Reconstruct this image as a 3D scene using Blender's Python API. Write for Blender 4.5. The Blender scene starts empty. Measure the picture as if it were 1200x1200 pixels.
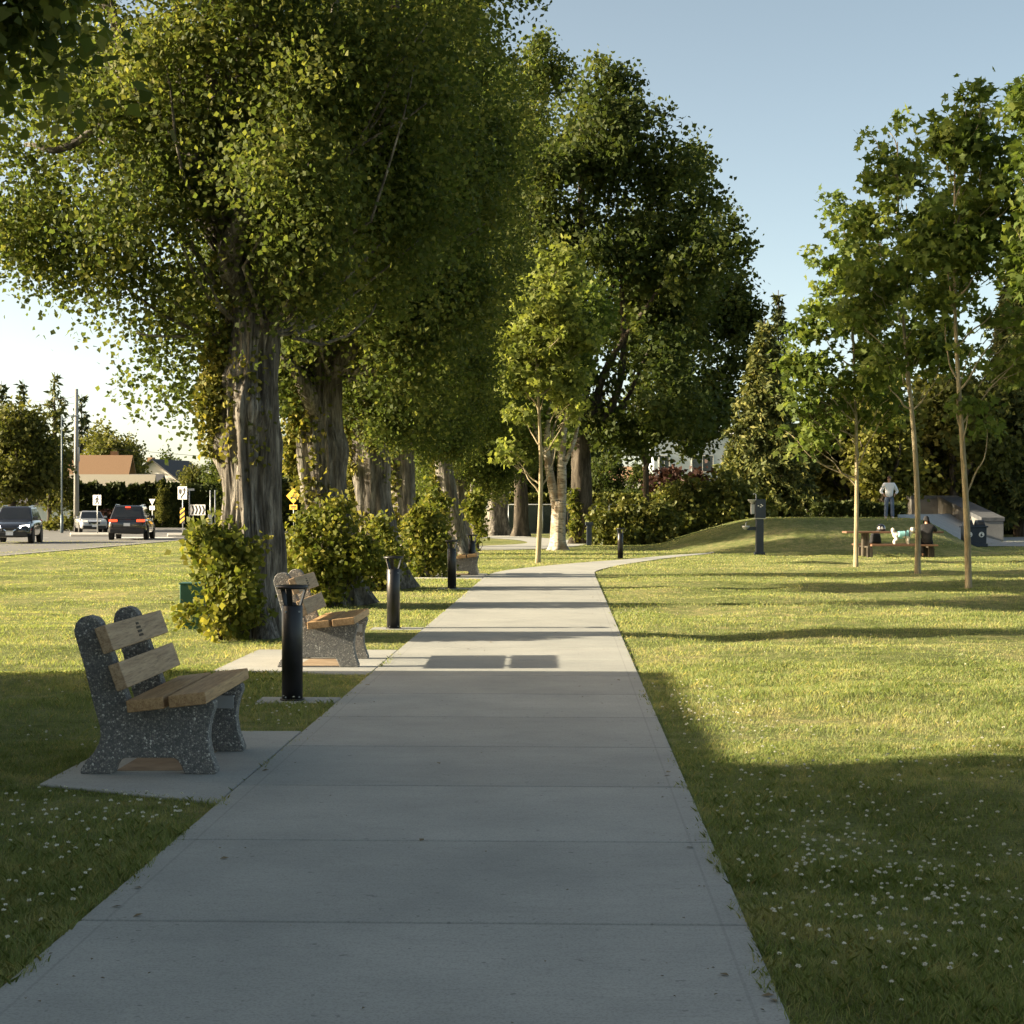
import bpy, bmesh, math, random
import numpy as np
from mathutils import Vector, Matrix

D = bpy.data
SC = bpy.context.scene
COL = SC.collection
R = math.radians
PI = math.pi

# ------------------------------------------------------------------ camera
F_PX, CAM_H = 2000.0, 1.65            # focal length in photo pixels (photo is 1200 wide), eye height
YAW = math.atan(63 / F_PX)
cam = D.cameras.new('camera')
cam.sensor_width = 36.0
cam.lens = 36.0 * F_PX / 1200.0
cam.clip_start, cam.clip_end = 0.1, 3000
camo = D.objects.new('camera', cam)
COL.objects.link(camo)
camo.location = (0, 0, CAM_H)
camo.rotation_euler = (PI / 2 - math.atan(5 / F_PX), 0, YAW)
SC.camera = camo


def at(px, z):
    """photo column + distance ahead -> a place on the ground plan (x, y)"""
    xc = (px - 600.0) / F_PX * z
    return (xc * math.cos(YAW) - z * math.sin(YAW), xc * math.sin(YAW) + z * math.cos(YAW))


def hgt(py, z):
    return CAM_H - (py - 595.0) * z / F_PX


# ------------------------------------------------------------------ light
SUN_EL = R(19.0)
sun_to = Vector((-1.0, -0.06, 0)).normalized()          # towards the sun: from the left
SUN_AZ = math.atan2(sun_to.x, sun_to.y)
w = D.worlds.new('World')
SC.world = w
w.use_nodes = True
nt = w.node_tree
bg = nt.nodes['Background']
sky = nt.nodes.new('ShaderNodeTexSky')
sky.sky_type = 'NISHITA'
sky.sun_disc = False
sky.sun_elevation = SUN_EL
sky.sun_rotation = SUN_AZ % (2 * PI)
sky.air_density = 0.42
sky.dust_density = 1.5
sky.ozone_density = 2.0
tint = nt.nodes.new('ShaderNodeMixRGB')          # white balance of the evening sky
tint.blend_type = 'MULTIPLY'
tint.inputs[0].default_value = 1.0
tint.inputs[2].default_value = (1.30, 1.02, .64, 1)
nt.links.new(sky.outputs[0], tint.inputs[1])
nt.links.new(tint.outputs[0], bg.inputs['Color'])
bg.inputs['Strength'].default_value = 0.125
sl = D.lights.new('sun', 'SUN')
sl.energy = 5.0
sl.angle = R(0.5)
sl.color = (1.0, 0.86, 0.62)
slo = D.objects.new('sun', sl)
COL.objects.link(slo)
sd = Vector((sun_to.x * math.cos(SUN_EL), sun_to.y * math.cos(SUN_EL), math.sin(SUN_EL)))
slo.rotation_euler = sd.to_track_quat('Z', 'Y').to_euler()
slo.location = (-60, 20, 60)
SC.view_settings.view_transform = 'Standard'
SC.view_settings.look = 'None'
SC.view_settings.gamma = 1.0
SC.view_settings.exposure = 1.76
SC.cycles.max_bounces = 10
SC.cycles.diffuse_bounces = 6
SC.cycles.glossy_bounces = 3
SC.cycles.transmission_bounces = 6
SC.cycles.transparent_max_bounces = 8


# ------------------------------------------------------------------ material helpers
class NT:
    def __init__(s, name):
        s.m = D.materials.new(name)
        s.m.use_nodes = True
        s.t = s.m.node_tree
        s.b = s.t.nodes['Principled BSDF']
        s.out = s.t.nodes['Material Output']

    def n(s, typ, **kw):
        nd = s.t.nodes.new('ShaderNode' + typ)
        for k, v in kw.items():
            setattr(nd, k, v)
        return nd

    def l(s, a, b):
        s.t.links.new(a, b)

    def coord(s, scale=(1, 1, 1), world=True):
        mp = s.n('Mapping')
        mp.inputs['Scale'].default_value = scale
        if world:
            g = s.n('NewGeometry')
            s.l(g.outputs['Position'], mp.inputs['Vector'])
        else:
            g = s.n('TexCoord')
            s.l(g.outputs['Object'], mp.inputs['Vector'])
        return mp.outputs[0]

    def noise(s, vec, scale, detail=4, rough=.55):
        nd = s.n('TexNoise')
        nd.inputs['Scale'].default_value = scale
        nd.inputs['Detail'].default_value = detail
        nd.inputs['Roughness'].default_value = rough
        s.l(vec, nd.inputs['Vector'])
        return nd.outputs['Fac']

    def ramp(s, fac, stops):
        nd = s.n('ValToRGB')
        e = nd.color_ramp.elements
        while len(e) < len(stops):
            e.new(.5)
        for el, (p, c) in zip(e, stops):
            el.position = p
            el.color = (c[0], c[1], c[2], 1) if not isinstance(c, float) else (c, c, c, 1)
        s.l(fac, nd.inputs[0])
        return nd.outputs[0]

    def mix(s, fac, a, b, typ='MIX'):
        nd = s.n('MixRGB', blend_type=typ)
        for i, v in ((0, fac), (1, a), (2, b)):
            if hasattr(v, 'is_linked'):
                s.l(v, nd.inputs[i])
            elif i == 0:
                nd.inputs[0].default_value = v
            else:
                nd.inputs[i].default_value = (v[0], v[1], v[2], 1)
        return nd.outputs[0]

    def bump(s, h, strength, dist=.01):
        nd = s.n('Bump')
        nd.inputs['Strength'].default_value = strength
        nd.inputs['Distance'].default_value = dist
        s.l(h, nd.inputs['Height'])
        s.l(nd.outputs[0], s.b.inputs['Normal'])

    def base(s, c):
        if hasattr(c, 'is_linked'):
            s.l(c, s.b.inputs['Base Color'])
        else:
            s.b.inputs['Base Color'].default_value = (c[0], c[1], c[2], 1)

    def set(s, rough=.6, metal=0, spec=.5, coat=0):
        s.b.inputs['Roughness'].default_value = rough
        s.b.inputs['Metallic'].default_value = metal
        s.b.inputs['Specular IOR Level'].default_value = spec
        s.b.inputs['Coat Weight'].default_value = coat
        return s.m


def m_noisy(name, c1, c2, scale=8, rough=.7, bump=.15, bscale=60, metal=0, spec=.4, coat=0, world=False, stretch=(1, 1, 1), dist=.005):
    s = NT(name)
    v = s.coord(stretch, world)
    f = s.noise(v, scale, 5)
    s.base(s.ramp(f, [(.3, c1), (.7, c2)]))
    if bump:
        s.bump(s.noise(v, bscale, 3), bump, dist)
    return s.set(rough, metal, spec, coat)


def m_leaf(name, dark, mid, lite, trans=.35, rough=.6, spec=.16, tint=(1.15, 1.15, .66)):
    s = NT(name)
    at_ = s.n('Attribute', attribute_name='rnd')
    col = s.ramp(at_.outputs['Fac'], [(0, dark), (.5, mid), (.9, lite), (1, lite)])
    big = s.noise(s.coord((1, 1, 1), True), .9, 2)
    col = s.mix(s.ramp(big, [(.35, 0.0), (.65, .35)]), col, mid)
    s.base(col)
    s.set(rough, 0, spec)
    tr = s.n('BsdfTranslucent')
    s.l(s.mix(1.0, col, tint, 'MULTIPLY'), tr.inputs[0])
    mx = s.n('MixShader')
    mx.inputs[0].default_value = trans
    s.l(s.b.outputs[0], mx.inputs[1])
    s.l(tr.outputs[0], mx.inputs[2])
    s.l(mx.outputs[0], s.out.inputs[0])
    return s.m


def m_bark(name, c1, c2, c3, scale=6, strength=.8):
    s = NT(name)
    v = s.coord((1, 1, .16), False)
    f = s.noise(v, scale, 6, .65)
    v2 = s.coord((1, 1, .12), False)
    f2 = s.noise(v2, scale * 3.5, 5, .7)
    c = s.ramp(f, [(.32, c1), (.5, c2), (.68, c3)])
    c = s.mix(s.ramp(f2, [(.4, .75), (.55, 0.0)]), c, c1)
    s.base(c)
    h = s.mix(.5, f, f2)
    s.bump(h, strength, .05)
    return s.set(.9, 0, .15)


def m_plain(name, c, rough=.5, metal=0, spec=.5, coat=0):
    s = NT(name)
    f = s.noise(s.coord((1, 1, 1), False), 9, 3)
    s.base(s.ramp(f, [(.3, tuple(x * .9 for x in c)), (.7, tuple(min(1, x * 1.08) for x in c))]))
    return s.set(rough, metal, spec, coat)


def m_emit(name, c, e):
    s = NT(name)
    s.base(c)
    s.b.inputs['Emission Color'].default_value = (*c, 1)
    s.b.inputs['Emission Strength'].default_value = e
    return s.set(.3)


M = {}


# ------------------------------------------------------------------ noise (numpy)
def vnoise(P, seed=0):
    P = np.asarray(P, dtype=np.float64)
    i = np.floor(P).astype(np.int64)
    f = P - i
    f = f * f * (3 - 2 * f)

    def h(dx, dy, dz):
        a = (i[:, 0] + dx) * 73856093 ^ (i[:, 1] + dy) * 19349663 ^ (i[:, 2] + dz) * 83492791 ^ (seed * 1013904223)
        a = a & 0xffffffff
        a = ((a ^ (a >> 15)) * 2246822519) & 0xffffffff
        a = ((a ^ (a >> 13)) * 3266489917) & 0xffffffff
        return (a ^ (a >> 16)) / 4294967295.0
    x0 = h(0, 0, 0) * (1 - f[:, 0]) + h(1, 0, 0) * f[:, 0]
    x1 = h(0, 1, 0) * (1 - f[:, 0]) + h(1, 1, 0) * f[:, 0]
    x2 = h(0, 0, 1) * (1 - f[:, 0]) + h(1, 0, 1) * f[:, 0]
    x3 = h(0, 1, 1) * (1 - f[:, 0]) + h(1, 1, 1) * f[:, 0]
    y0 = x0 * (1 - f[:, 1]) + x1 * f[:, 1]
    y1 = x2 * (1 - f[:, 1]) + x3 * f[:, 1]
    return y0 * (1 - f[:, 2]) + y1 * f[:, 2]


def sstep(a, b, x):
    t = np.clip((np.asarray(x, dtype=float) - a) / (b - a), 0, 1)
    return t * t * (3 - 2 * t)


# ------------------------------------------------------------------ objects
def link(o, parent=None):
    COL.objects.link(o)
    if parent is not None:
        o.parent = parent
    return o


def tag(o, label=None, cat=None, group=None, kind=None):
    if label: o['label'] = label
    if cat: o['category'] = cat
    if group: o['group'] = group
    if kind: o['kind'] = kind
    return o


def thing(name, label, cat, loc=(0, 0, 0), rz=0.0, group=None):
    o = D.objects.new(name, None)
    o.empty_display_size = .3
    link(o)
    o.location = loc
    o.rotation_euler = (0, 0, rz)
    return tag(o, label, cat, group)


def copy_tree(o, parent=None):
    c = o.copy()
    COL.objects.link(c)
    if parent is not None:
        c.parent = parent
    for ch in list(o.children):
        copy_tree(ch, c)
    return c


def np_mesh(name, V, k, rnd=None):
    """mesh of len(V)/k separate k-gons"""
    V = np.ascontiguousarray(V, dtype=np.float32).reshape(-1, 3)
    n = len(V)
    nf = n // k
    me = D.meshes.new(name)
    me.vertices.add(n)
    me.vertices.foreach_set('co', V.ravel())
    me.loops.add(n)
    me.loops.foreach_set('vertex_index', np.arange(n, dtype=np.int32))
    me.polygons.add(nf)
    me.polygons.foreach_set('loop_start', np.arange(0, n, k, dtype=np.int32))
    me.polygons.foreach_set('loop_total', np.full(nf, k, dtype=np.int32))
    if rnd is not None:
        a = me.attributes.new('rnd', 'FLOAT', 'POINT')
        a.data.foreach_set('value', np.repeat(np.asarray(rnd, dtype=np.float32), k))
    me.update(calc_edges=True)
    return me


class MB:
    def __init__(s):
        s.v, s.f, s.sm, s.mi = [], [], [], []
        s.M = Matrix.Identity(4)
        s.mat = 0

    def add(s, vs, fs, smooth=False):
        o = len(s.v)
        s.v += [tuple(s.M @ Vector(p)) for p in vs]
        for f in fs:
            s.f.append([i + o for i in f])
            s.sm.append(smooth)
            s.mi.append(s.mat)
        return s

    def box(s, c, d, rot=None):
        x, y, z = d[0] / 2, d[1] / 2, d[2] / 2
        vs = [Vector(p) for p in ((-x, -y, -z), (x, -y, -z), (x, y, -z), (-x, y, -z), (-x, -y, z), (x, -y, z), (x, y, z), (-x, y, z))]
        if rot is not None:
            vs = [rot @ p for p in vs]
        vs = [p + Vector(c) for p in vs]
        return s.add(vs, [(0, 3, 2, 1), (4, 5, 6, 7), (0, 1, 5, 4), (1, 2, 6, 5), (2, 3, 7, 6), (3, 0, 4, 7)])

    def hexa(s, b, t):
        """8 corners: bottom ring b, top ring t (counter-clockwise from above)"""
        return s.add(list(b) + list(t), [(0, 3, 2, 1), (4, 5, 6, 7), (0, 1, 5, 4), (1, 2, 6, 5), (2, 3, 7, 6), (3, 0, 4, 7)])

    def tube(s, pts, rad, seg=10, cap=True, smooth=True):
        pts = [Vector(p) for p in pts]
        n = len(pts)
        if not hasattr(rad, '__len__'):
            rad = [rad] * n
        vs, fs = [], []
        ref = None
        for i in range(n):
            t = (pts[min(i + 1, n - 1)] - pts[max(i - 1, 0)]).normalized()
            if ref is None:
                ref = Vector((1, 0, 0)) if abs(t.x) < .9 else Vector((0, 1, 0))
            a = (ref - t * ref.dot(t)).normalized()
            ref = a
            b = t.cross(a)
            for j in range(seg):
                th = 2 * PI * j / seg
                vs.append(pts[i] + (a * math.cos(th) + b * math.sin(th)) * rad[i])
        for i in range(n - 1):
            for j in range(seg):
                k = (j + 1) % seg
                fs.append((i * seg + j, i * seg + k, (i + 1) * seg + k, (i + 1) * seg + j))
        s.add(vs, fs, smooth)
        if cap:
            o = len(s.v) - n * seg
            s.f.append([o + j for j in reversed(range(seg))]); s.sm.append(False); s.mi.append(s.mat)
            s.f.append([o + (n - 1) * seg + j for j in range(seg)]); s.sm.append(False); s.mi.append(s.mat)
        return s

    def lathe(s, prof, seg=24, c=(0, 0, 0), smooth=True, axis='Z'):
        vs, fs = [], []
        n = len(prof)
        for r, z in prof:
            for j in range(seg):
                th = 2 * PI * j / seg
                x, y = r * math.cos(th), r * math.sin(th)
                p = (x, y, z) if axis == 'Z' else ((z, x, y) if axis == 'X' else (y, z, x))
                vs.append((p[0] + c[0], p[1] + c[1], p[2] + c[2]))
        for i in range(n - 1):
            for j in range(seg):
                k = (j + 1) % seg
                fs.append((i * seg + j, i * seg + k, (i + 1) * seg + k, (i + 1) * seg + j))
        s.add(vs, fs, smooth)
        o = len(s.v) - n * seg
        if prof[0][0] > 1e-6:
            s.f.append([o + j for j in reversed(range(seg))]); s.sm.append(False); s.mi.append(s.mat)
        if prof[-1][0] > 1e-6:
            s.f.append([o + (n - 1) * seg + j for j in range(seg)]); s.sm.append(False); s.mi.append(s.mat)
        return s

    def prism(s, poly, y0, y1, plane='XZ'):
        """outline poly in the plane, extruded from y0 to y1 along the third axis"""
        n = len(poly)

        def p3(p, t):
            return (p[0], t, p[1]) if plane == 'XZ' else ((p[0], p[1], t) if plane == 'XY' else (t, p[0], p[1]))
        vs = [p3(p, y0) for p in poly] + [p3(p, y1) for p in poly]
        fs = [list(range(n)), list(reversed(range(n, 2 * n)))]
        for i in range(n):
            j = (i + 1) % n
            fs.append((i, i + n, j + n, j))
        return s.add(vs, fs)

    def ball(s, c, r, seg=16, rings=10):
        r = r if hasattr(r, '__len__') else (r, r, r)
        vs, fs = [], []
        for i in range(1, rings):
            ph = PI * i / rings
            for j in range(seg):
                th = 2 * PI * j / seg
                vs.append((c[0] + r[0] * math.sin(ph) * math.cos(th), c[1] + r[1] * math.sin(ph) * math.sin(th), c[2] + r[2] * math.cos(ph)))
        vs += [(c[0], c[1], c[2] + r[2]), (c[0], c[1], c[2] - r[2])]
        T, B = len(vs) - 2, len(vs) - 1
        for i in range(rings - 2):
            for j in range(seg):
                k = (j + 1) % seg
                fs.append((i * seg + j, (i + 1) * seg + j, (i + 1) * seg + k, i * seg + k))
        for j in range(seg):
            k = (j + 1) % seg
            fs.append((T, j, k))
            fs.append((B, (rings - 2) * seg + k, (rings - 2) * seg + j))
        return s.add(vs, fs, True)

    def build(s, name, mat, parent=None, bevel=0, bseg=2, sub=0, loc=None):
        me = D.meshes.new(name)
        me.from_pydata(s.v, [], s.f)
        me.polygons.foreach_set('use_smooth', s.sm)
        mats = mat if isinstance(mat, (list, tuple)) else [mat]
        for m in mats:
            me.materials.append(m)
        if len(mats) > 1:
            me.polygons.foreach_set('material_index', s.mi)
        bm = bmesh.new(); bm.from_mesh(me)
        bmesh.ops.recalc_face_normals(bm, faces=bm.faces)
        bm.to_mesh(me); bm.free()
        o = D.objects.new(name, me)
        link(o, parent)
        if loc: o.location = loc
        if bevel:
            b = o.modifiers.new('bevel', 'BEVEL'); b.width = bevel; b.segments = bseg; b.limit_method = 'ANGLE'; b.angle_limit = R(40)
        if sub:
            b = o.modifiers.new('sub', 'SUBSURF'); b.levels = sub; b.render_levels = sub
            me.polygons.foreach_set('use_smooth', [True] * len(me.polygons))
        return o


def mobj(name, me, mat, parent=None):
    me.materials.append(mat)
    return link(D.objects.new(name, me), parent)


# ------------------------------------------------------------------ foliage
KITE = np.array([(0, 0, 0), (-.46, .36, .06), (0, 1, -.05), (.46, .36, .06)])
OVAL = np.array([(0, 0, 0), (-.26, .3, .04), (-.2, .7, .02), (0, 1, -.06), (.2, .7, .02), (.26, .3, .04)])
MAPLE = np.array([(0, 0, 0), (-.42, -.02, 0), (-.3, .22, .03), (-.62, .46, -.03), (-.26, .55, .03), (0, 1.05, -.04), (.26, .55, .03), (.62, .46, -.03), (.3, .22, .03), (.42, -.02, 0)])
NEEDLE = np.array([(0, 0, 0), (-.12, .45, .03), (0, 1, -.05), (.12, .45, .03)])


def unit(a):
    return a / np.maximum(np.linalg.norm(a, axis=1, keepdims=True), 1e-9)


def leaves(name, C, S, tmpl, rng, up=.3, down=.5, out=None, outw=.0, rnd=None):
    n = len(C)
    N = rng.normal(size=(n, 3))
    N = unit(N)
    N[:, 2] += up
    if out is not None:
        N += out * outw
    N = unit(N)
    U = unit(rng.normal(size=(n, 3)))
    U[:, 2] -= down
    if out is not None:
        U += out * outw
    U = unit(U - N * (U * N).sum(1, keepdims=True))
    W = np.cross(U, N)
    S = np.asarray(S).reshape(-1, 1)
    k = len(tmpl)
    V = np.empty((n, k, 3))
    for i, (a, b, c) in enumerate(tmpl):
        V[:, i] = C + S * (a * W + b * U + c * N)
    if rnd is None:
        rnd = rng.random(n)
    return np_mesh(name, V, k, rnd)


def crown(lobes, n_cl, per, sig, seed, shell=.5, gap=.42, gs=.8, flat=1.0, rag=0):
    """leaf centres clumped through a union of ellipsoid lobes; returns leaf centres, outward dirs, clump id"""
    rng = np.random.default_rng(seed)
    lobes = [tuple(l) for l in lobes]
    if rag:                                       # smaller boughs standing out of every big lobe: an uneven outline
        for l in list(lobes):
            for k in range(rag):
                d = rng.normal(size=3); d /= np.linalg.norm(d)
                f = .30 + .22 * rng.random()
                q = np.array(l[:3]) + d * np.array(l[3:6]) * (.86 + .22 * rng.random())
                lobes.append((q[0], q[1], q[2], l[3] * f, l[4] * f, l[5] * f * .8, (l[6] if len(l) > 6 else 1) * 1.5))
    L = np.array([l[:6] for l in lobes], float)
    wt = (L[:, 3] * L[:, 4] * L[:, 5]) ** (2 / 3.) * np.array([l[6] if len(l) > 6 else 1 for l in lobes])
    wt /= wt.sum()
    out_p, out_d = [], []
    need = n_cl
    while need > 0:
        m = need * 4 + 50
        li = rng.choice(len(L), m, p=wt)
        d = unit(rng.normal(size=(m, 3)))
        r = 1 - shell * rng.random(m) ** 1.4
        r *= .82 + .36 * vnoise(d * 2.3 + li[:, None] * 7.1 + seed, seed)
        p = L[li, :3] + d * r[:, None] * L[li, 3:6]
        ok = vnoise(p * gs + seed * 3.7, seed + 5) > gap
        inside = np.full(m, 9.0)
        for q in L:
            e = (((p - q[:3]) / q[3:6]) ** 2).sum(1)
            inside = np.minimum(inside, e)
        ok &= (inside > .16)
        p, d = p[ok][:need], d[ok][:need]
        out_p.append(p); out_d.append(d)
        need -= len(p)
    P = np.concatenate(out_p); Dd = np.concatenate(out_d)
    ncl = len(P)
    ci = np.repeat(np.arange(ncl), per)
    cs = sig * (.6 + .8 * rng.random(ncl))[ci]
    g = rng.normal(size=(len(ci), 3))
    tw = unit(Dd + rng.normal(size=(ncl, 3)) * .6)[ci]
    g = np.clip(g, -1.5, 1.5) * .75 + tw * np.clip(rng.normal(size=(len(ci), 1)) * .9, -1.4, 1.4)
    g[:, 2] *= flat
    C = P[ci] + g * cs[:, None]
    return C, Dd[ci], ci, P


def bark_tube(mb_v, mb_f, pts, seg, rings, amp, seed, flare=0, fl_h=.5, burls=(), freq=5.0, nfl=5, twist=0.0):
    """one bark-ridged trunk/limb as verts+faces; pts = (x,y,z,r)"""
    pts = np.array(pts, float)
    d = np.concatenate([[0], np.cumsum(np.linalg.norm(np.diff(pts[:, :3], axis=0), axis=1))])
    t = np.linspace(0, d[-1], rings)
    # smooth interpolation (cubic through a dense linear + box blur)
    td = np.linspace(0, d[-1], rings * 6)
    P = np.stack([np.interp(td, d, pts[:, i]) for i in range(4)], 1)
    ker = np.ones(rings // 2 * 2 + 1); ker /= ker.sum()
    pad = len(ker) // 2
    for i in range(4):
        q = np.concatenate([2 * P[0, i] - P[pad:0:-1, i] if i < 3 else np.full(pad, P[0, i]), P[:, i], 2 * P[-1, i] - P[-2:-pad - 2:-1, i] if i < 3 else np.full(pad, P[-1, i])])
        P[:, i] = np.convolve(q, ker, 'valid')
    P = np.stack([np.interp(t, td, P[:, i]) for i in range(4)], 1)
    T = np.gradient(P[:, :3], axis=0)
    T = unit(T)
    ref = np.array([1.0, 0, 0]) if abs(T[0, 0]) < .8 else np.array([0, 1.0, 0])
    A = unit(ref - T * (T @ ref)[:, None])
    B = np.cross(T, A)
    th = np.linspace(0, 2 * PI, seg, endpoint=False)
    c, s_ = np.cos(th), np.sin(th)
    rng = np.random.default_rng(seed)
    ph = rng.random(4) * 6.28
    RR = np.repeat(P[:, 3][:, None], seg, 1)
    hh = np.repeat(t[:, None], seg, 1)
    thh = np.repeat(th[None, :], rings, 0) + twist * hh
    # lobed, fluted section
    RR = RR * (1 + .07 * np.sin(3 * thh + ph[0]) + .05 * np.sin(5 * thh + ph[1] + hh * .7))
    if flare:
        RR = RR * (1 + flare * np.exp(-hh / fl_h) * (.6 + .55 * np.cos(nfl * thh + ph[2])))
    for (bh, bt, bs, ba) in burls:
        da = np.angle(np.exp(1j * (thh - bt)))
        RR = RR + ba * np.exp(-((hh - bh) / bs) ** 2 - (da * P[:, 3][:, None] / bs) ** 2)
    if amp:
        q = np.stack([np.cos(thh) * freq + seed, np.sin(thh) * freq, hh * .8], -1).reshape(-1, 3)
        n1 = np.abs(vnoise(q, seed) - .5) * 2
        n2 = vnoise(q * np.array([2.6, 2.6, 3.0]), seed + 1)
        RR = RR + (amp * ((n1 - .4) * 1.2 + (n2 - .5) * .6)).reshape(rings, seg)
    V = P[:, None, :3] + RR[:, :, None] * (A[:, None] * c[None, :, None] + B[:, None] * s_[None, :, None])
    o = len(mb_v)
    mb_v += [tuple(p) for p in V.reshape(-1, 3)]
    for i in range(rings - 1):
        for j in range(seg):
            k = (j + 1) % seg
            mb_f.append((o + i * seg + j, o + i * seg + k, o + (i + 1) * seg + k, o + (i + 1) * seg + j))
    mb_f.append([o + (rings - 1) * seg + j for j in range(seg)])


def trunk_obj(name, specs, mat, parent):
    v, f = [], []
    for sp in specs:
        bark_tube(v, f, **sp) if isinstance(sp, dict) else None
    for sp in specs:
        pass
    me = D.meshes.new(name)
    me.from_pydata(v, [], f)
    me.polygons.foreach_set('use_smooth', [True] * len(me.polygons))
    me.materials.append(mat)
    return link(D.objects.new(name, me), parent)


def limb(p0, p1, r0, r1, seed, bend=.3, seg=8, rings=9, amp=0.0):
    rng = np.random.default_rng(seed)
    p0, p1 = np.array(p0, float), np.array(p1, float)
    L = np.linalg.norm(p1 - p0)
    k = rng.normal(size=3) * bend * L * .18
    pts = []
    for i in range(6):
        t = i / 5
        q = p0 + (p1 - p0) * t + k * math.sin(t * PI) + rng.normal(size=3) * .03 * L * (0 < i < 5)
        q[2] += -.06 * L * math.sin(t * PI)
        pts.append((*q, r0 + (r1 - r0) * t))
    return dict(pts=pts, seg=seg, rings=rings, amp=amp, seed=seed)


def twigs(mb_specs, centers, origin_fn, rng, n, r=.02):
    idx = rng.choice(len(centers), min(n, len(centers)), replace=False)
    for i in idx:
        p1 = centers[i]
        mb_specs.append(limb(origin_fn(p1), p1, r, r * .3, int(i) + 11, .5, 5, 6))
# ------------------------------------------------------------------ materials
def m_concrete(name, c1, c2, margin=None):
    s = NT(name)
    v = s.coord((1, 1, 1), True)
    f = s.noise(v, 1.1, 5, .6)
    c = s.ramp(f, [(.3, c1), (.72, c2)])
    streak = s.noise(s.coord((.8, 3.2, 1), True), 1.9, 6, .65)
    c = s.mix(s.ramp(streak, [(.52, 0.0), (.78, .22)]), c, tuple(x * .68 for x in c1))
    fine = s.noise(v, 95, 3, .7)
    c = s.mix(s.ramp(fine, [(.3, .5), (.55, 0.0)]), c, tuple(x * .5 for x in c1))
    brush = s.noise(s.coord((1.5, 34, 1), True), 2.2, 5, .75)
    c = s.mix(s.ramp(brush, [(.5, 0.0), (.68, .30)]), c, tuple(x * .66 for x in c1))
    pits = s.noise(v, 23, 2, .4)
    c = s.mix(s.ramp(pits, [(.72, 0.0), (.76, .5)]), c, tuple(x * .3 for x in c1))
    if margin:                                       # tooled line a hand's width in from both edges
        g = s.n('NewGeometry'); sx = s.n('SeparateXYZ'); s.l(g.outputs['Position'], sx.inputs[0])
        def mth(op, a, b):
            nd = s.n('Math', operation=op)
            for i, q in enumerate((a, b)):
                if hasattr(q, 'is_linked'): s.l(q, nd.inputs[i])
                else: nd.inputs[i].default_value = q
            return nd.outputs[0]
        wn = s.n('TexWhiteNoise', noise_dimensions='1D')
        s.l(mth('FLOOR', mth('DIVIDE', mth('SUBTRACT', sx.outputs[1], 6.70), 1.65), 0), wn.inputs['W'])
        c = s.mix(s.ramp(wn.outputs['Value'], [(0, 0.0), (1, .22)]), c, tuple(x * .6 for x in c1))
        q = mth('ABSOLUTE', mth('SUBTRACT', mth('ABSOLUTE', mth('SUBTRACT', sx.outputs[0], margin[0]), 0), margin[1]), 0)
        c = s.mix(s.ramp(q, [(.004, .22), (.007, 0.0)]), c, tuple(x * .4 for x in c1))
    blot = s.noise(v, 7, 4, .7)
    c = s.mix(s.ramp(blot, [(.62, 0.0), (.75, .28)]), c, tuple(x * .6 for x in c1))
    s.base(c)
    s.bump(s.mix(.5, s.noise(s.coord((.6, 3, 1), True), 60, 3, .7), fine), .35, .006)
    return s.set(.85, 0, .3)


def m_aggregate(name):
    s = NT(name)
    v = s.coord((1, 1, 1), False)
    vo = s.n('TexVoronoi'); vo.inputs['Scale'].default_value = 78
    s.l(v, vo.inputs['Vector'])
    sep = s.n('SeparateColor'); s.l(vo.outputs['Color'], sep.inputs[0])
    col = s.ramp(sep.outputs[0], [(0, (.11, .112, .112)), (.4, (.19, .19, .182)), (.7, (.29, .275, .245)), (.90, (.40, .38, .34)), (.975, (.66, .64, .59))])
    edge = s.n('TexVoronoi', feature='DISTANCE_TO_EDGE'); edge.inputs['Scale'].default_value = 78
    s.l(v, edge.inputs['Vector'])
    e = s.ramp(edge.outputs['Distance'], [(.04, 1.0), (.16, 0.0)])
    s.base(s.mix(e, col, (.14, .14, .135)))
    s.bump(s.ramp(edge.outputs['Distance'], [(0, 0.0), (.3, 1.0)]), .7, .006)
    return s.set(.75, 0, .35)


def m_wood(name, c1, c2, along='Y', scale=9):
    s = NT(name)
    st = {'X': (.06, 1, 1), 'Y': (1, .06, 1), 'Z': (1, 1, .06)}[along]
    v = s.coord(st, False)
    f = s.noise(v, scale * 3.2, 6, .65)
    c = s.ramp(f, [(.3, c1), (.5, tuple((a + b) / 2 for a, b in zip(c1, c2))), (.7, c2)])
    f2 = s.noise(v, scale * 14, 3, .6)
    c = s.mix(s.ramp(f2, [(.35, .5), (.5, 0.0)]), c, tuple(x * .45 for x in c1))
    s.base(c)
    s.bump(f2, .3, .003)
    return s.set(.6, 0, .35)


def m_lawn():
    s = NT('lawn_soil')
    v = s.coord((1, 1, 1), True)
    a = s.noise(v, .42, 6, .7)
    b = s.noise(v, 4.5, 5, .7)
    f = s.mix(.5, a, b)
    c = s.ramp(f, [(.38, (.13, .16, .042)), (.5, (.24, .265, .098)), (.6, (.40, .36, .165))])
    fine = s.noise(s.coord((1, 1, 1), True), 40, 4, .8)
    c = s.mix(s.ramp(fine, [(.35, .65), (.55, 0.0)]), c, (.04, .055, .014))
    s.base(c)
    s.bump(s.mix(.6, s.noise(v, 14, 5, .75), fine), .9, .09)
    return s.set(.9, 0, .1)


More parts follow.
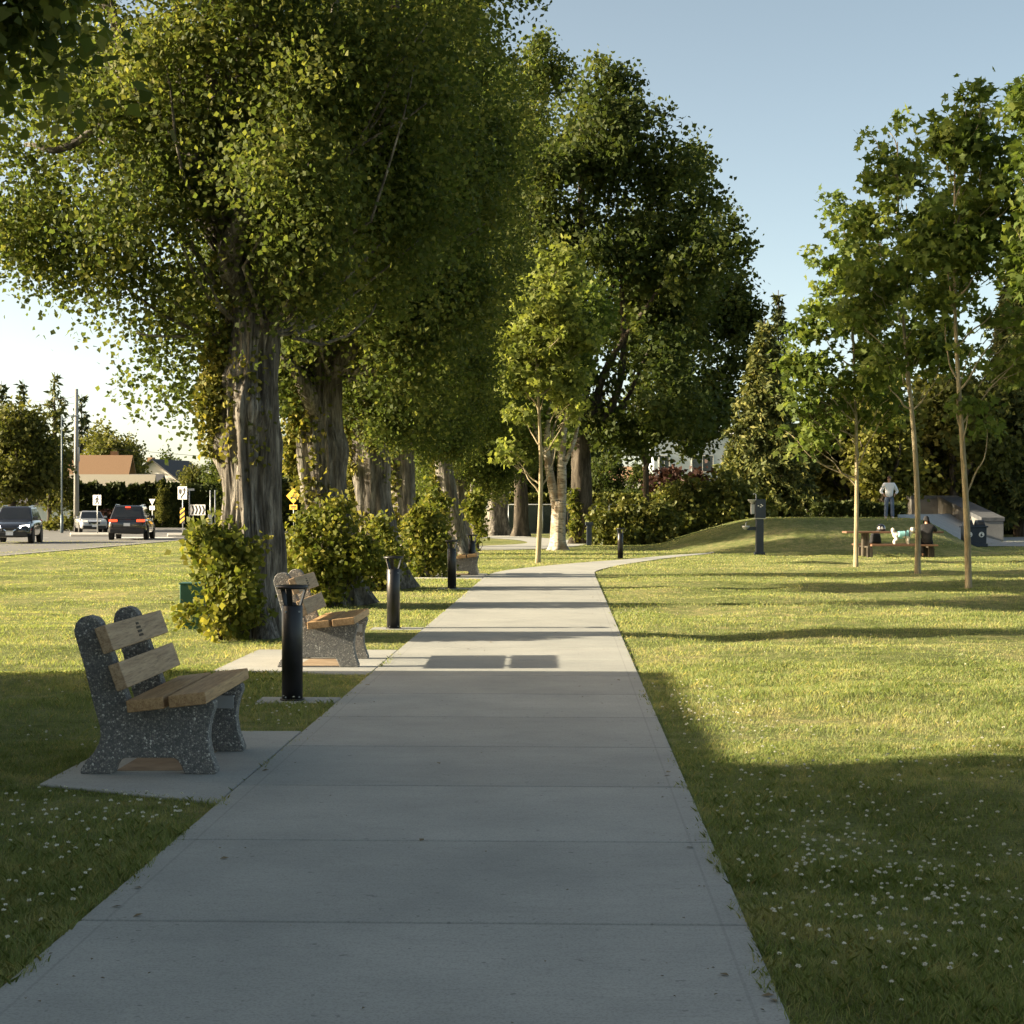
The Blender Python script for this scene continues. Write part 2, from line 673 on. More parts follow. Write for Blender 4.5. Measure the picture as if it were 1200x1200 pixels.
def m_grass():
    s = NT('grass_blade')
    v = s.coord((1, 1, 1), True)
    a = s.noise(v, .42, 6, .7)
    b = s.noise(v, 4.5, 5, .7)
    f = s.mix(.5, a, b)
    c = s.ramp(f, [(.38, (.13, .175, .042)), (.5, (.25, .30, .108)), (.6, (.44, .41, .19))])
    at_ = s.n('Attribute', attribute_name='rnd')
    c = s.mix(s.ramp(at_.outputs['Fac'], [(0, .45), (.3, 0.0)]), c, (.07, .105, .02))
    c = s.mix(s.ramp(at_.outputs['Fac'], [(.8, 0.0), (.95, .8)]), c, (.48, .40, .18))
    s.base(c)
    s.set(.55, 0, .25)
    tr = s.n('BsdfTranslucent')
    s.l(s.mix(1.0, c, (1.2, 1.2, .7), 'MULTIPLY'), tr.inputs[0])
    mx = s.n('MixShader'); mx.inputs[0].default_value = .45
    s.l(s.b.outputs[0], mx.inputs[1]); s.l(tr.outputs[0], mx.inputs[2]); s.l(mx.outputs[0], s.out.inputs[0])
    return s.m


M['concrete'] = m_concrete('path_concrete', (.325, .332, .312), (.44, .442, .41))
M['concrete2'] = m_concrete('plaza_concrete', (.30, .31, .31), (.40, .40, .39))
M['joint'] = m_noisy('joint_dirt', (.03, .03, .025), (.06, .055, .045), 20)
M['aggregate'] = m_aggregate('exposed_aggregate')
M['wood'] = m_wood('bench_plank_wood', (.25, .16, .09), (.50, .36, .22))
M['wood_warm'] = m_wood('seat_plank_wood', (.27, .155, .07), (.52, .34, .17))
M['wood_table'] = m_wood('table_plank_wood', (.16, .085, .05), (.27, .15, .09), 'X')
M['lawn'] = m_lawn()
M['grass'] = m_grass()
M['black_metal'] = m_noisy('black_powder_coat', (.012, .012, .014), (.022, .022, .024), 5, .38, .05, 200, .2, .5)
M['asphalt'] = m_noisy('asphalt', (.13, .13, .128), (.19, .185, .175), 1.5, .85, .3, 60, world=True)
M['kerb'] = m_noisy('kerb_concrete', (.34, .33, .30), (.44, .42, .38), 2, .85, .2, 40, world=True)
M['steel'] = m_noisy('galvanised_steel', (.32, .34, .36), (.44, .46, .47), 3, .5, .05, 80, .5)
M['white_paint'] = m_plain('white_paint', (.75, .75, .72), .6)
M['road_paint'] = m_noisy('road_paint', (.6, .6, .57), (.75, .75, .72), 4, .7, .1, world=True)
M['green_box'] = m_noisy('green_enamel', (.018, .075, .055), (.028, .10, .075), 3, .5, .04)
M['navy'] = m_noisy('navy_enamel', (.018, .027, .042), (.028, .04, .06), 3, .5, .04)
M['carving'] = m_plain('carved_dark_recess', (.05, .035, .02), .8)
M['glass_dark'] = m_noisy('dark_window_glass', (.012, .014, .016), (.02, .022, .024), 2, .06, 0, 1, 0, .9)
M['rubber'] = m_noisy('tyre_rubber', (.015, .015, .015), (.03, .03, .03), 20, .8, .1)
M['chrome'] = m_plain('chrome', (.75, .76, .78), .15, 1.0)
M['black_sign'] = m_plain('sign_black', (.01, .01, .01), .6)
M['yellow_sign'] = m_plain('sign_yellow', (.75, .42, .02), .5)
M['flower'] = m_plain('clover_petals', (.74, .72, .62), .7)


# ------------------------------------------------------------------ ground
def gz(x, y):
    """height of the lawn: flat, a low mound on the right in front of the skate ramp"""
    x = np.asarray(x, float); y = np.asarray(y, float)
    def away(x0, x1, y0, y1):
        return sstep(0, 1.2, np.maximum(np.maximum(x0 - x, x - x1), np.maximum(y0 - y, y - y1)))
    k = away(-3.75, 1.0, -60, 45) * away(-4, 6.5, 39, 64) * away(-10, 1.5, 62, 102) * sstep(-19, -17, x) * (1 - sstep(60, 66, y) * sstep(13, 15, x))
    q = np.stack([x.ravel() * .55, y.ravel() * .8, 0 * x.ravel()], -1)
    n = (vnoise(q, 71) - .5) * .13 + (vnoise(q * 2.7, 72) - .5) * .05
    m = k * n.reshape(x.shape) * (1 - sstep(64, 72, y) * .6)
    m = m + 1.2 * sstep(3.2, 9.0, x) * sstep(60.5, 69, y) * (1 - sstep(14.3, 17.2, x + (y - 72) * -.12)) * (1 - sstep(80, 90, y))
    return m


def gz1(x, y):
    return float(gz(np.array([x]), np.array([y]))[0])


def axis_pts(segs):
    a = []
    for lo, hi, st in segs:
        a += list(np.arange(lo, hi, st))
    a.append(segs[-1][1])
    return np.array(a)


gx = axis_pts([(-900, -100, 80), (-100, -20, 8), (-20, 24, .4), (24, 100, 8), (100, 900, 80)])
gy = axis_pts([(-60, 4, 4), (4, 56, .4), (56, 94, .6), (94, 200, 8), (200, 1500, 100)])
GX, GY = np.meshgrid(gx, gy)
GZ = gz(GX, GY)
# the road bed is set a little lower than the lawn
V = np.stack([GX, GY, GZ], -1).reshape(-1, 3)
nx, ny = len(gx), len(gy)
Fc = [(j * nx + i, j * nx + i + 1, (j + 1) * nx + i + 1, (j + 1) * nx + i) for j in range(ny - 1) for i in range(nx - 1)]
me = D.meshes.new('ground'); me.from_pydata([tuple(p) for p in V], [], Fc)
me.polygons.foreach_set('use_smooth', [True] * len(me.polygons))
ground = mobj('ground', me, M['lawn']); tag(ground, 'mown park lawn with dry straw patches', 'lawn', kind='structure')

# ---- the concrete walk: separate slabs with open joints over a dark bed
PX0, PX1 = -1.925, 0.715


def edge_bow(y):
    """the walk bends to the right beyond 40 m"""
    t = max(0.0, y - 41.0)
    return 0.016 * t * t


pb = MB()
ys = 6.70 + 1.65 * np.arange(-8, 22)
for k in range(len(ys) - 1):
    a, b = ys[k] + .013, ys[k + 1] - .013
    w = .008
    pb.hexa([(PX0, a, -.05), (PX1, a, -.05), (PX1, b, -.05), (PX0, b, -.05)],
            [(PX0, a, .018), (PX1, a, .018), (PX1, b, .018), (PX0, b, .018)])
M['path_concrete'] = m_concrete('walk_concrete', (.325, .332, .312), (.44, .442, .41), (-.605, 1.215))
path = pb.build('path', M['path_concrete'], bevel=.008, bseg=2)
tag(path, 'long straight concrete footpath of jointed slabs', 'footpath', kind='structure')
jb = MB(); jb.add([(PX0 + .01, ys[0], .006), (PX1 - .01, ys[0], .006), (PX1 - .01, ys[-1], .006), (PX0 + .01, ys[-1], .006)], [(0, 1, 2, 3)])
tag(jb.build('path_bed', M['joint']), 'dark soil in the joints of the footpath', 'path bed', kind='structure')


def strip(name, left, right, z, mat, label, cat='footpath'):
    """a sheet between two polylines"""
    if len(left) != len(right):
        k = max(len(left), len(right))
        def res(P):
            P = np.array(P, float); t = np.linspace(0, 1, len(P)); u = np.linspace(0, 1, k)
            return [(float(np.interp(a, t, P[:, 0])), float(np.interp(a, t, P[:, 1]))) for a in u]
        left, right = res(left), res(right)
    n = len(left)
    vs = [(p[0], p[1], z + gz1(*p)) for p in left] + [(p[0], p[1], z + gz1(*p)) for p in right]
    fs = [(i, i + n, i + n + 1, i + 1) for i in range(n - 1)]
    me = D.meshes.new(name); me.from_pydata(vs, [], fs)
    bm = bmesh.new(); bm.from_mesh(me)
    bmesh.ops.recalc_face_normals(bm, faces=bm.faces)
    if sum(f.normal.z for f in bm.faces) < 0:
        bmesh.ops.reverse_faces(bm, faces=bm.faces)
    bm.to_mesh(me); bm.free()
    o = mobj(name, me, mat)
    return tag(o, label, cat, kind='structure')


YE = float(ys[-1])


def spl(pts, n=24):
    """smooth polyline through points (Catmull-Rom)"""
    p = [np.array(q, float) for q in pts]
    p = [2 * p[0] - p[1]] + p + [2 * p[-1] - p[-2]]
    o = []
    for i in range(1, len(p) - 2):
        for t in np.linspace(0, 1, n, endpoint=False):
            a, b, c, d = p[i - 1], p[i], p[i + 1], p[i + 2]
            o.append(.5 * ((2 * b) + (c - a) * t + (2 * a - 5 * b + 4 * c - d) * t * t + (3 * b - a - 3 * c + d) * t ** 3))
    o.append(p[-2])
    return [tuple(q) for q in o]


branch_l = spl([(PX0, YE), at(584, 43.6), at(612, 46.2), at(676, 50.6), at(738, 54.5), at(790, 59.2), at(836, 62)])
branch_r = spl([(PX1, YE), at(699, 44.2), at(722, 48), at(760, 52.8), at(800, 57.5), at(837, 61.4)])
strip('branch_path', branch_l, branch_r, .016, M['concrete'], 'footpath branch curving right towards the skate ramp')
back_l = spl([(-9, 72), (-5.6, 71.5), (-3.2, 74), (-1.8, 80), (-3.5, 90), (-9, 98)])
back_r = spl([(-9, 66.8), (-5, 66.0), (-1.6, 67), (.6, 74), (.6, 84), (-3, 100)])
strip('back_path', back_l, back_r, .016, M['concrete'], 'pale footpath crossing behind the young maple')

# pads beside the walk
def pad(name, pts, label, z=.014):
    mb = MB(); mb.prism(pts, -.05, z, 'XY')
    o = mb.build(name, M['concrete'], bevel=.006, bseg=1)
    return tag(o, label, 'concrete pad', kind='structure')


PADS = [
    [(-3.12, 10.02), (PX0 - .012, 9.42), (PX0 - .012, 12.45), (-3.12, 12.45)],
    [(-3.55, 17.0), (PX0 - .012, 16.75), (PX0 - .012, 19.6), (-3.55, 19.6)],
    [(-3.55, 39.6), (PX0 - .012, 39.4), (PX0 - .012, 42.4), (-3.55, 42.4)],
]
for k, (p, nm) in enumerate(zip(PADS, ('nearest bench', 'second bench', 'farthest bench'))):
    pad('bench_pad', p, 'concrete pad under the %s' % nm)

# ------------------------------------------------------------------ benches
PROF = [(0, 0), (.20, 0), (.215, .05), (.24, .085), (.28, .1), (.575, .1), (.605, .08), (.625, .045), (.643, 0), (.835, 0), (.838, .025), (.815, .085),
        (.795, .15), (.786, .22), (.79, .29), (.808, .36), (.826, .405), (.826, .44), (.815, .452), (.345, .398), (.315, .405), (.293, .45), (.255, .56)]
PROF += [(.048 + .088 * math.cos(a), .885 + .088 * math.sin(a)) for a in [R(d) for d in (12, 35, 60, 90, 120, 150, 180, 196)]]
PROF += [(.03, .63), (.085, .41), (.118, .30), (.125, .235), (.112, .185), (.08, .13), (.03, .075), (.002, .03)]


def make_bench(label):
    t = thing('park_bench', label, 'bench', group='concrete and timber benches beside the path')
    for y in (-.49, .49):
        mb = MB(); mb.prism(PROF, y - .06, y + .06, 'XZ')
        mb.build('end_panel', M['aggregate'], t, bevel=.014, bseg=3)
    # back planks lean with the uprights
    lean = math.atan2(.125, .34)
    rot = Matrix.Rotation(-lean, 3, 'Y')
    for i, (zc, h) in enumerate(((.842, .165), (.618, .165))):
        xc = .138 + (.885 - zc) * math.tan(lean) + .036 + .012
        mb = MB(); mb.box((0, 0, 0), (.07, 1.53, h))
        o = mb.build('back_plank', M['wood'], t, bevel=.006)
        o.location = (xc, 0, zc)
        o.rotation_euler = (0, -lean, 0)
        if i == 0:
            pl = MB()
            for k in range(4):
                pl.box((.0362, 0, -.04 + k * .026), (.003, .11 if k != 3 else .07, .015))
            pl.build('carved_emblem', M['carving'], o)
    tilt = math.atan2(.054, .47)
    for i, (a, b) in enumerate(((.335, .56), (.588, .815))):
        mb = MB(); mb.box((0, 0, 0), (b - a, 1.53, .074))
        o = mb.build('seat_plank', M['wood_warm'], t, bevel=.007)
        xm = (a + b) / 2
        o.location = (xm, 0, .398 + (xm - .345) * math.tan(tilt) + .041)
        o.rotation_euler = (0, -tilt, 0)
    for y in (-.395, .395):
        mb = MB(); mb.box((.58, y, .375), (.40, .05, .008)); mb.box((.58, y + (.022 if y < 0 else -.022), .335), (.40, .006, .076))
        mb.build('seat_bracket', M['steel'], t)
    return t


bench = make_bench('nearest concrete and timber bench, wholly in tree shade, emblem carved on its top plank')
bx, by = at(92, 10.48)
bench.location = (bx, by + .55, .014); bench.rotation_euler = (0, 0, R(1.0))
b2 = copy_tree(bench); b2['label'] = 'sunlit concrete and timber bench standing behind the nearest bollard'
bx, by = at(327, 17.55)
b2.location = (bx - .02, by + .5, .014); b2.rotation_euler = (0, 0, R(1.0))
b3 = copy_tree(bench); b3['label'] = 'farthest small looking bench, partly hidden behind the third bollard'
bx, by = at(519, 41.3)
b3.location = (bx, by + .6, .014); b3.rotation_euler = (0, 0, R(1.0))

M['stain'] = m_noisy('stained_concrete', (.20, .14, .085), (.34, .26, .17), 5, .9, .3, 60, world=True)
for b_ in (bench, b2, b3):
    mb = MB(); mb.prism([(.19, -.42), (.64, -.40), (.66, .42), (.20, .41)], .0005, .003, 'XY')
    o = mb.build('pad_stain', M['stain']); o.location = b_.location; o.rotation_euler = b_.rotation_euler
    tag(o, 'brown stain on the concrete pad under a bench', 'stain', kind='structure')

# ------------------------------------------------------------------ bollards
def make_bollard(label):
    t = thing('bollard_light', label, 'bollard', group='black bollard lights along the path')
    mb = MB(); mb.lathe([(.089, .0), (.089, .80), (.083, .806)], 28)
    mb.lathe([(.105, .0), (.105, .012)], 28)
    post = mb.build('post', M['black_metal'], t)
    for a in (4.2, 5.6):
        for zz in (.755, .03):
            mb = MB(); mb.box((.089 * math.cos(a), .089 * math.sin(a), zz), (.012, .012, .012)); mb.build('screw', M['steel'], post)
    for a in (R(25), R(145), R(265)):
        mb = MB()
        c, s_ = math.cos(a), math.sin(a)
        p = [(c * .07, s_ * .07), (c * .118, s_ * .118)]
        u = Vector((-s_, c, 0)) * .024
        b0, t0 = Vector((p[0][0], p[0][1], .80)), Vector((p[1][0], p[1][1], .955))
        n = Vector((c, s_, 0)) * .006
        mb.hexa([b0 - u - n, b0 + u - n, b0 + u + n, b0 - u + n], [t0 - u - n, t0 + u - n, t0 + u + n, t0 - u + n])
        mb.build('bracket', M['black_metal'], t)
    mb = MB(); mb.lathe([(.03, .945), (.125, .947), (.136, .955), (.136, .968), (.128, .978), (.0, .985)], 32)
    mb.lathe([(.045, .806), (.03, .83), (.0, .835)], 20)
    mb.build('cap', M['black_metal'], t)
    return t


bol = make_bollard('nearest and tallest looking black bollard, half in shade by the first bench')
spots = [(342.5, 14.55, None), (461, 23.2, 'black bollard standing alone between the second bench and the third bollard'),
         (529.5, 34.7, 'black bollard in front of the farthest bench'), (553, 41.9, 'black bollard just beyond the farthest bench'),
         (559, 65.0, 'small dark post behind the farthest bench, by the leaning trunk'),
         (727, 55.2, 'lone black bollard where the path branches off, right of the birch')]
for k, (px, z, lab) in enumerate(spots):
    o = bol if k == 0 else copy_tree(bol)
    if lab: o['label'] = lab
    x, y = at(px, z)
    o.location = (x, y, 0.012)
    if k < 3:
        n = ('first', 'second', 'third')[k]
        pad('bollard_pad', [(x - .30, y - .16), (PX0 - .012, y - .16), (PX0 - .012, y + .24), (x - .30, y + .24)], 'thin concrete strip under the %s bollard' % n, .01)

# ------------------------------------------------------------------ grass and clover
rng = np.random.default_rng(4)


def on_hard(x, y, jit):
    w = edge_w(x, y) * jit
    m = (x > PX0 + w) & (x < PX1 - w) & (y < YE)
    for p in PADS:
        x0 = min(q[0] for q in p); y0 = np.interp(x, [p[0][0], p[1][0]], [p[0][1], p[1][1]]); y1 = p[2][1]
        m |= (x > x0 + w) & (x < PX0) & (y > y0 + w) & (y < y1 - w)
    for px, z, _ in spots[:3]:
        bx, by = at(px, z)
        m |= (x > bx - .28) & (x < PX0) & (y > by - .14) & (y < by + .22)
    # the curving branch
    L, Rr = np.array(branch_l), np.array(branch_r)
    far = y > YE
    if far.any():
        yl = np.interp(x, L[:, 0], L[:, 1]); yr = np.interp(x, Rr[:, 0], Rr[:, 1])
        inb = far & (y < np.where(x < PX0, 0, yl)) & (y > np.where(x < PX1, YE, yr)) & (x > PX0)
        m |= inb
        Lb, Rb = np.array(back_l), np.array(back_r)
        m |= (y > np.interp(x, Rb[:40, 0], Rb[:40, 1])) & (x < .6) & (y > 66) & (y < 100) & (x > -9)
    return m


def edge_w(x, y):
    return .004 + .13 * vnoise(np.stack([x * 3, y * 3, x * 0], -1), 3) ** 2


bands = [(4.3, 8, 9000), (8, 12, 5200), (12, 18, 2000), (18, 27, 560), (27, 42, 230), (42, 64, 90), (64, 86, 45)]
GV, GR = [], []
for z0, z1, den in bands:
    wmean = (z0 + z1) / 2 * .66 + 1.2
    n = int(wmean * (z1 - z0) * den)
    z = np.sqrt(rng.random(n) * (z1 ** 2 - z0 ** 2) + z0 ** 2)
    xc = (rng.random(n) - .5) * (z * .66 + 1.2)
    x = xc * math.cos(YAW) - z * math.sin(YAW); y = xc * math.sin(YAW) + z * math.cos(YAW)
    keep = ~on_hard(x, y, rng.random(n) * 1.2)
    x, y, z = x[keep], y[keep], z[keep]
    n = len(x)
    tuft = vnoise(np.stack([x * 2.2, y * 2.2, x * 0], -1), 9)
    tall = vnoise(np.stack([x * .5, y * .5, x * 0], -1), 12)
    h = np.minimum((.016 + .034 * rng.random(n) ** 1.5) * (.45 + 1.9 * tuft * tall), .052)
    wd = np.maximum(.0030, z * .00036) * (.7 + .6 * rng.random(n))
    a = PI / 2 + rng.normal(size=n) * .8
    lean = h * (.25 + .9 * rng.random(n))
    b = rng.random(n) * 2 * PI
    g = gz(x, y)
    base = np.stack([x, y, g - .003], -1)
    side = np.stack([np.cos(a), np.sin(a), 0 * a], -1) * (wd / 2)[:, None]
    tip = base + np.stack([np.cos(b) * lean, np.sin(b) * lean, h], -1)
    mid = base + np.stack([np.cos(b) * lean * .3, np.sin(b) * lean * .3, h * .62], -1)
    q = np.stack([base - side, base + side, mid + side * .8, tip, mid - side * .8], 1)
    GV.append(q.reshape(-1, 3)); GR.append(rng.random(n))
gm = np_mesh('grass', np.concatenate(GV), 5, np.concatenate(GR))
tag(mobj('grass', gm, M['grass']), 'short mown grass blades along the path', 'grass', kind='stuff')

# clover heads: little white pom-poms in drifts (photo column, distance, spread across, spread in depth, number)
drifts = [(985, 7.6, .38, .55, 90), (1090, 7.2, .40, .5, 70), (1170, 7.8, .3, .6, 45), (930, 8.8, .35, .6, 70), (1050, 9.2, .6, .6, 40), (1060, 6.4, .45, .4, 34), (960, 6.6, .2, .3, 16), (1010, 10.2, .7, .8, 40), (880, 10.8, .3, .8, 30),
          (805, 14.0, .28, .9, 70), (840, 13.2, .4, .8, 40), (1130, 12.5, .9, 1.0, 16), (1180, 11.4, .4, .4, 10), (860, 24, .8, 2.5, 16), (1000, 17, 1.6, 2.5, 16), (730, 27, .25, 1.6, 12),
          (215, 9.1, .22, .22, 34), (110, 9.0, .35, .3, 40), (40, 9.3, .3, .35, 22), (150, 8.4, .5, .35, 26), (20, 7.0, .25, .4, 20), (90, 7.5, .4, .5, 24), (20, 6.2, .15, .3, 10),
          (40, 12.0, .5, .4, 26), (320, 13.2, .45, .5, 50), (300, 14.2, .6, .5, 30), (30, 15.5, .7, 1.0, 18)]
bx_, by_ = [], []
for px, z, sx_, sy_, k in drifts:
    cx_, cy_ = at(px, z)
    bx_.append(cx_ + sx_ * rng.normal(size=k)); by_.append(cy_ + sy_ * rng.normal(size=k))
x, y = np.concatenate(bx_), np.concatenate(by_)
keep = ~on_hard(x, y, np.zeros(len(x))) & ((x < PX0 - .08) | (x > PX1 + .05))
x, y = x[keep], y[keep]
t = 2 * PI * np.arange(7) / 7
CV = []
for i in range(len(x)):
    hh = .045 + .03 * rng.random(); r = .0065 + .0045 * rng.random(); 
    base = np.array([x[i], y[i], hh + gz1(x[i], y[i])])
    for s_ in range(14):
        d = rng.normal(size=3); d /= np.linalg.norm(d); d[2] = abs(d[2]) * .9 - .1
        u = np.cross(d, [0.3, .5, .8]); u /= np.linalg.norm(u); v_ = np.cross(d, u)
        tip = base + d * r * 1.25
        m_ = base + d * r * .55
        CV += [base, m_ + u * r * .42, tip, m_ - u * r * .42]
        CV += [base, m_ + v_ * r * .42, tip, m_ - v_ * r * .42]
fm = np_mesh('clover_flowers', np.array(CV), 4, None)
tag(mobj('clover_flowers', fm, M['flower']), 'white clover heads scattered over the shaded lawn', 'clover flowers', kind='stuff')

# a few dry leaf scraps and grit on the walk
n = 260
yy = 5 + 33 * rng.random(n) ** 1.4
xx = np.where(rng.random(n) < .45, PX1 - np.abs(rng.normal(size=n)) * .16, PX0 + (PX1 - PX0) * rng.random(n))
xx = np.where(rng.random(n) < .25, PX0 + np.abs(rng.normal(size=n)) * .16, xx)
C = np.stack([xx, yy, np.full(n, .0225)], -1)
a = rng.random(n) * 6.28
S = np.where(rng.random(n) < .12, .045, .008 + .012 * rng.random(n))
U = np.stack([np.cos(a), np.sin(a), .08 * rng.normal(size=n)], -1) * S[:, None]
W = np.stack([-np.sin(a), np.cos(a), .12 * rng.normal(size=n)], -1) * (S * .3)[:, None]
q = np.stack([C - U * .5, C + W + [0, 0, .003], C + U * .5, C - W + [0, 0, .004]], 1)
M['scrap'] = m_noisy('dry_leaf_scrap', (.10, .075, .04), (.26, .20, .11), 3, .9, 0, world=True)
tag(mobj('leaf_litter', np_mesh('leaf_litter', q, 4), M['scrap']), 'dry leaf scraps and grit scattered on the footpath', 'leaf litter', kind='stuff')
# ------------------------------------------------------------------ foliage materials
M['poplar_leaf'] = m_leaf('poplar_leaf', (.038, .058, .016), (.085, .115, .03), (.21, .215, .056), .55)
M['ivy_leaf'] = m_leaf('ivy_leaf', (.05, .06, .014), (.13, .14, .03), (.33, .29, .065), .38)
M['sucker_leaf'] = m_leaf('sucker_leaf', (.045, .07, .014), (.12, .14, .026), (.32, .29, .06), .45)
M['maple_leaf'] = m_leaf('maple_leaf', (.05, .08, .018), (.105, .15, .034), (.22, .25, .06), .5)
M['young_leaf'] = m_leaf('young_maple_leaf', (.085, .115, .03), (.17, .205, .05), (.30, .315, .085), .5)
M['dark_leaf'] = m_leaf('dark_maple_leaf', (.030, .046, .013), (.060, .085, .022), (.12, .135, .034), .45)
M['far_leaf'] = m_leaf('distant_leaf', (.045, .056, .014), (.095, .105, .025), (.19, .18, .045), .4)
M['gold_leaf'] = m_leaf('pale_gold_leaf', (.09, .10, .022), (.16, .165, .035), (.25, .235, .055), .35)
M['cedar_leaf'] = m_leaf('cedar_spray', (.018, .028, .008), (.035, .048, .012), (.075, .085, .02), .15)
M['needle'] = m_leaf('spruce_needle', (.03, .045, .016), (.09, .108, .032), (.20, .195, .055), .2)
M['laurel'] = m_leaf('laurel_leaf', (.035, .05, .012), (.11, .125, .026), (.27, .25, .06), .3, .55, .25)
M['red_leaf'] = m_leaf('purple_leaf', (.022, .011, .009), (.05, .024, .018), (.09, .045, .03), .15)
M['poplar_bark'] = m_bark('poplar_bark', (.045, .041, .036), (.16, .146, .125), (.36, .335, .29), 7, 1.0)
M['dark_bark'] = m_bark('dark_bark', (.03, .026, .02), (.08, .068, .052), (.16, .135, .105), 6, .9)
M['young_bark'] = m_bark('young_bark', (.19, .155, .095), (.31, .265, .17), (.40, .35, .24), 9, .3)


def m_birch():
    s = NT('birch_bark')
    v = s.coord((1, 1, 1), False)
    st = s.noise(s.coord((1.0, 1.0, 4.0), False), 4, 5, .7)
    c = s.ramp(st, [(.36, (.05, .042, .034)), (.47, (.30, .265, .21)), (.72, (.50, .46, .39))])
    p = s.noise(v, 2.2, 4, .6)
    c = s.mix(s.ramp(p, [(.46, 0.0), (.62, .85)]), c, (.17, .12, .075))
    s.base(c); s.bump(st, .5, .03)
    return s.set(.75, 0, .25)


M['birch'] = m_birch()


def crown_obj(name, lobes, n_cl, per, sig, size, tmpl, mat, parent, seed, up=.3, down=.5, outw=.25, shell=.5, gap=.42, gs=.8, svar=.7, flat=1.0, hbig=None, rag=0):
    rng = np.random.default_rng(seed + 100)
    C, O, ci, P = crown(lobes, n_cl, per, sig, seed, shell, gap, gs, flat, rag)
    S = size * (1 - svar / 2 + svar * rng.random(len(C)))
    if hbig:
        keep = (C[:, 2] < hbig) | (rng.random(len(C)) < .45)
        C, O, ci, S = C[keep], O[keep], ci[keep], S[keep]
        S = S * np.where(C[:, 2] > hbig, 1.5, 1.0)
    clr = rng.random(ci.max() + 1)[ci]
    rnd = np.clip(.42 * rng.random(len(C)) + .58 * clr, 0, 1)
    me = leaves(name, C, S, tmpl, rng, up, down, O, outw, rnd)
    o = mobj(name, me, mat, parent)
    return o, P


# ------------------------------------------------------------------ row of old poplars
POP = 'old poplars in the row left of the path'
# crown of the nearest poplar, local metres round its trunk
LOB_A = [(-.9, 0, 8.9, 2.7, 2.9, 3.4, 1.4), (.9, .4, 8.9, 2.7, 2.9, 3.4, 1.2), (0, 0, 13.5, 2.9, 2.9, 3.6, .7), (-1.9, -.3, 5.9, 1.35, 1.6, 1.5, .8), (-2.2, .3, 6.9, 1.2, 1.5, 1.3, .75),
         (-1.25, 0, 4.35, .9, 1.1, 1.0, .85), (-1.1, .3, 3.35, .55, .7, .6, .8), (.2, -1.5, 6.6, 1.6, 1.3, 1.8, 1.5), (.4, -1.1, 5.1, .9, .8, .85, 1.4), (1.8, -.2, 6.4, 1.4, 1.6, 1.7, 1.4), (1.4, .8, 5.2, 1.2, 1.2, 1.1, 1.3),
         (.4, 1.4, 5.9, 1.6, 1.3, 1.5, 1.0), (-.6, -1.2, 5.2, .9, .7, .7, 1.2), (.0, -1.0, 5.6, .9, .6, .9, 1.6), (.5, -.7, 4.6, .6, .5, .6, 1.4)]
LOB_B = [(-.3, 0, 9.5, 2.3, 2.6, 4.2, 1.2), (.0, .2, 14.5, 2.2, 2.5, 4.0, .8), (1.5, -.3, 6.3, 1.4, 1.5, 1.8, 1.4), (-1.5, 0, 6.2, 1.3, 1.5, 1.8, 1.3), (.2, -1.5, 5.6, 1.5, 1.2, 1.7, 1.5),
         (1.2, -.6, 4.5, 1.0, 1.0, 1.0, 1.4), (-1.2, -.2, 4.3, .8, .9, .9, 1.2), (.1, 1.3, 5.4, 1.5, 1.3, 1.5, 1), (1.4, .4, 8.4, 1.25, 1.4, 2.0, 1.3), (.9, .2, 3.7, .6, .7, .6, 1.0)]


def ivy_obj(parent, pts, r_add, side, spread, h0, h1, n, size, seed, mat='ivy_leaf'):
    rng = np.random.default_rng(seed)
    pts = np.array(pts)
    hh = h0 + (h1 - h0) * rng.random(n * 2)
    a = side + spread * rng.normal(size=n * 2) * .6
    k = vnoise(np.stack([np.cos(a) * 2, np.sin(a) * 2, hh * 1.6], -1), seed)
    ok = k > .42
    hh, a = hh[ok][:n], a[ok][:n]
    x = np.interp(hh, pts[:, 2], pts[:, 0]); y = np.interp(hh, pts[:, 2], pts[:, 1]); r = np.interp(hh, pts[:, 2], pts[:, 3])
    rr = r * 1.02 + r_add * rng.random(len(hh)) ** 1.8
    C = np.stack([x + np.cos(a) * rr, y + np.sin(a) * rr, hh], -1)
    O = np.stack([np.cos(a), np.sin(a), 0 * a], -1)
    me = leaves('ivy', C, size * (.7 + .6 * rng.random(len(hh))), KITE, rng, .2, .6, O, .5)
    return mobj('ivy', me, M[mat], parent)


def poplar(label, px, z, pts, limbs, lob=None, crown_src=None, rot=0.0, cr=None, seed=1, seg=56, rings=90, ivy=None, burls=(), amp=.075, cscale=1.0, shift=(0, 0, 0), bark='poplar_bark'):
    x, y = at(px, z)
    t = thing('poplar_tree', label, 'tree', (x, y, 0), 0, POP)
    specs = [dict(pts=pts, seg=seg, rings=rings, amp=amp, seed=seed, flare=.85, fl_h=.45, burls=burls, freq=8.0)]
    for (p0, p1, r0, r1, sd) in limbs:
        specs.append(limb(p0, p1, r0, r1, sd, .5, 14, 26, .018))
    if crown_src is None:
        o, P = crown_obj('crown', lob, seed=seed, parent=t, **cr)
        rg = np.random.default_rng(seed)
        low = P[P[:, 2] < 10]
        twigs(specs, low, lambda p: (p[0] * .25, p[1] * .25, max(3.9, p[2] * .72)), rg, 60, .03)
    else:
        o = crown_src.copy(); COL.objects.link(o); o.parent = t
        o.rotation_euler = (0, 0, rot); o.scale = (cscale, cscale, cscale)
    o.location = shift
    trunk_obj('trunk', specs, M[bark], t)
    if ivy:
        for iv in ivy:
            ivy_obj(t, pts, *iv)
    return t, o


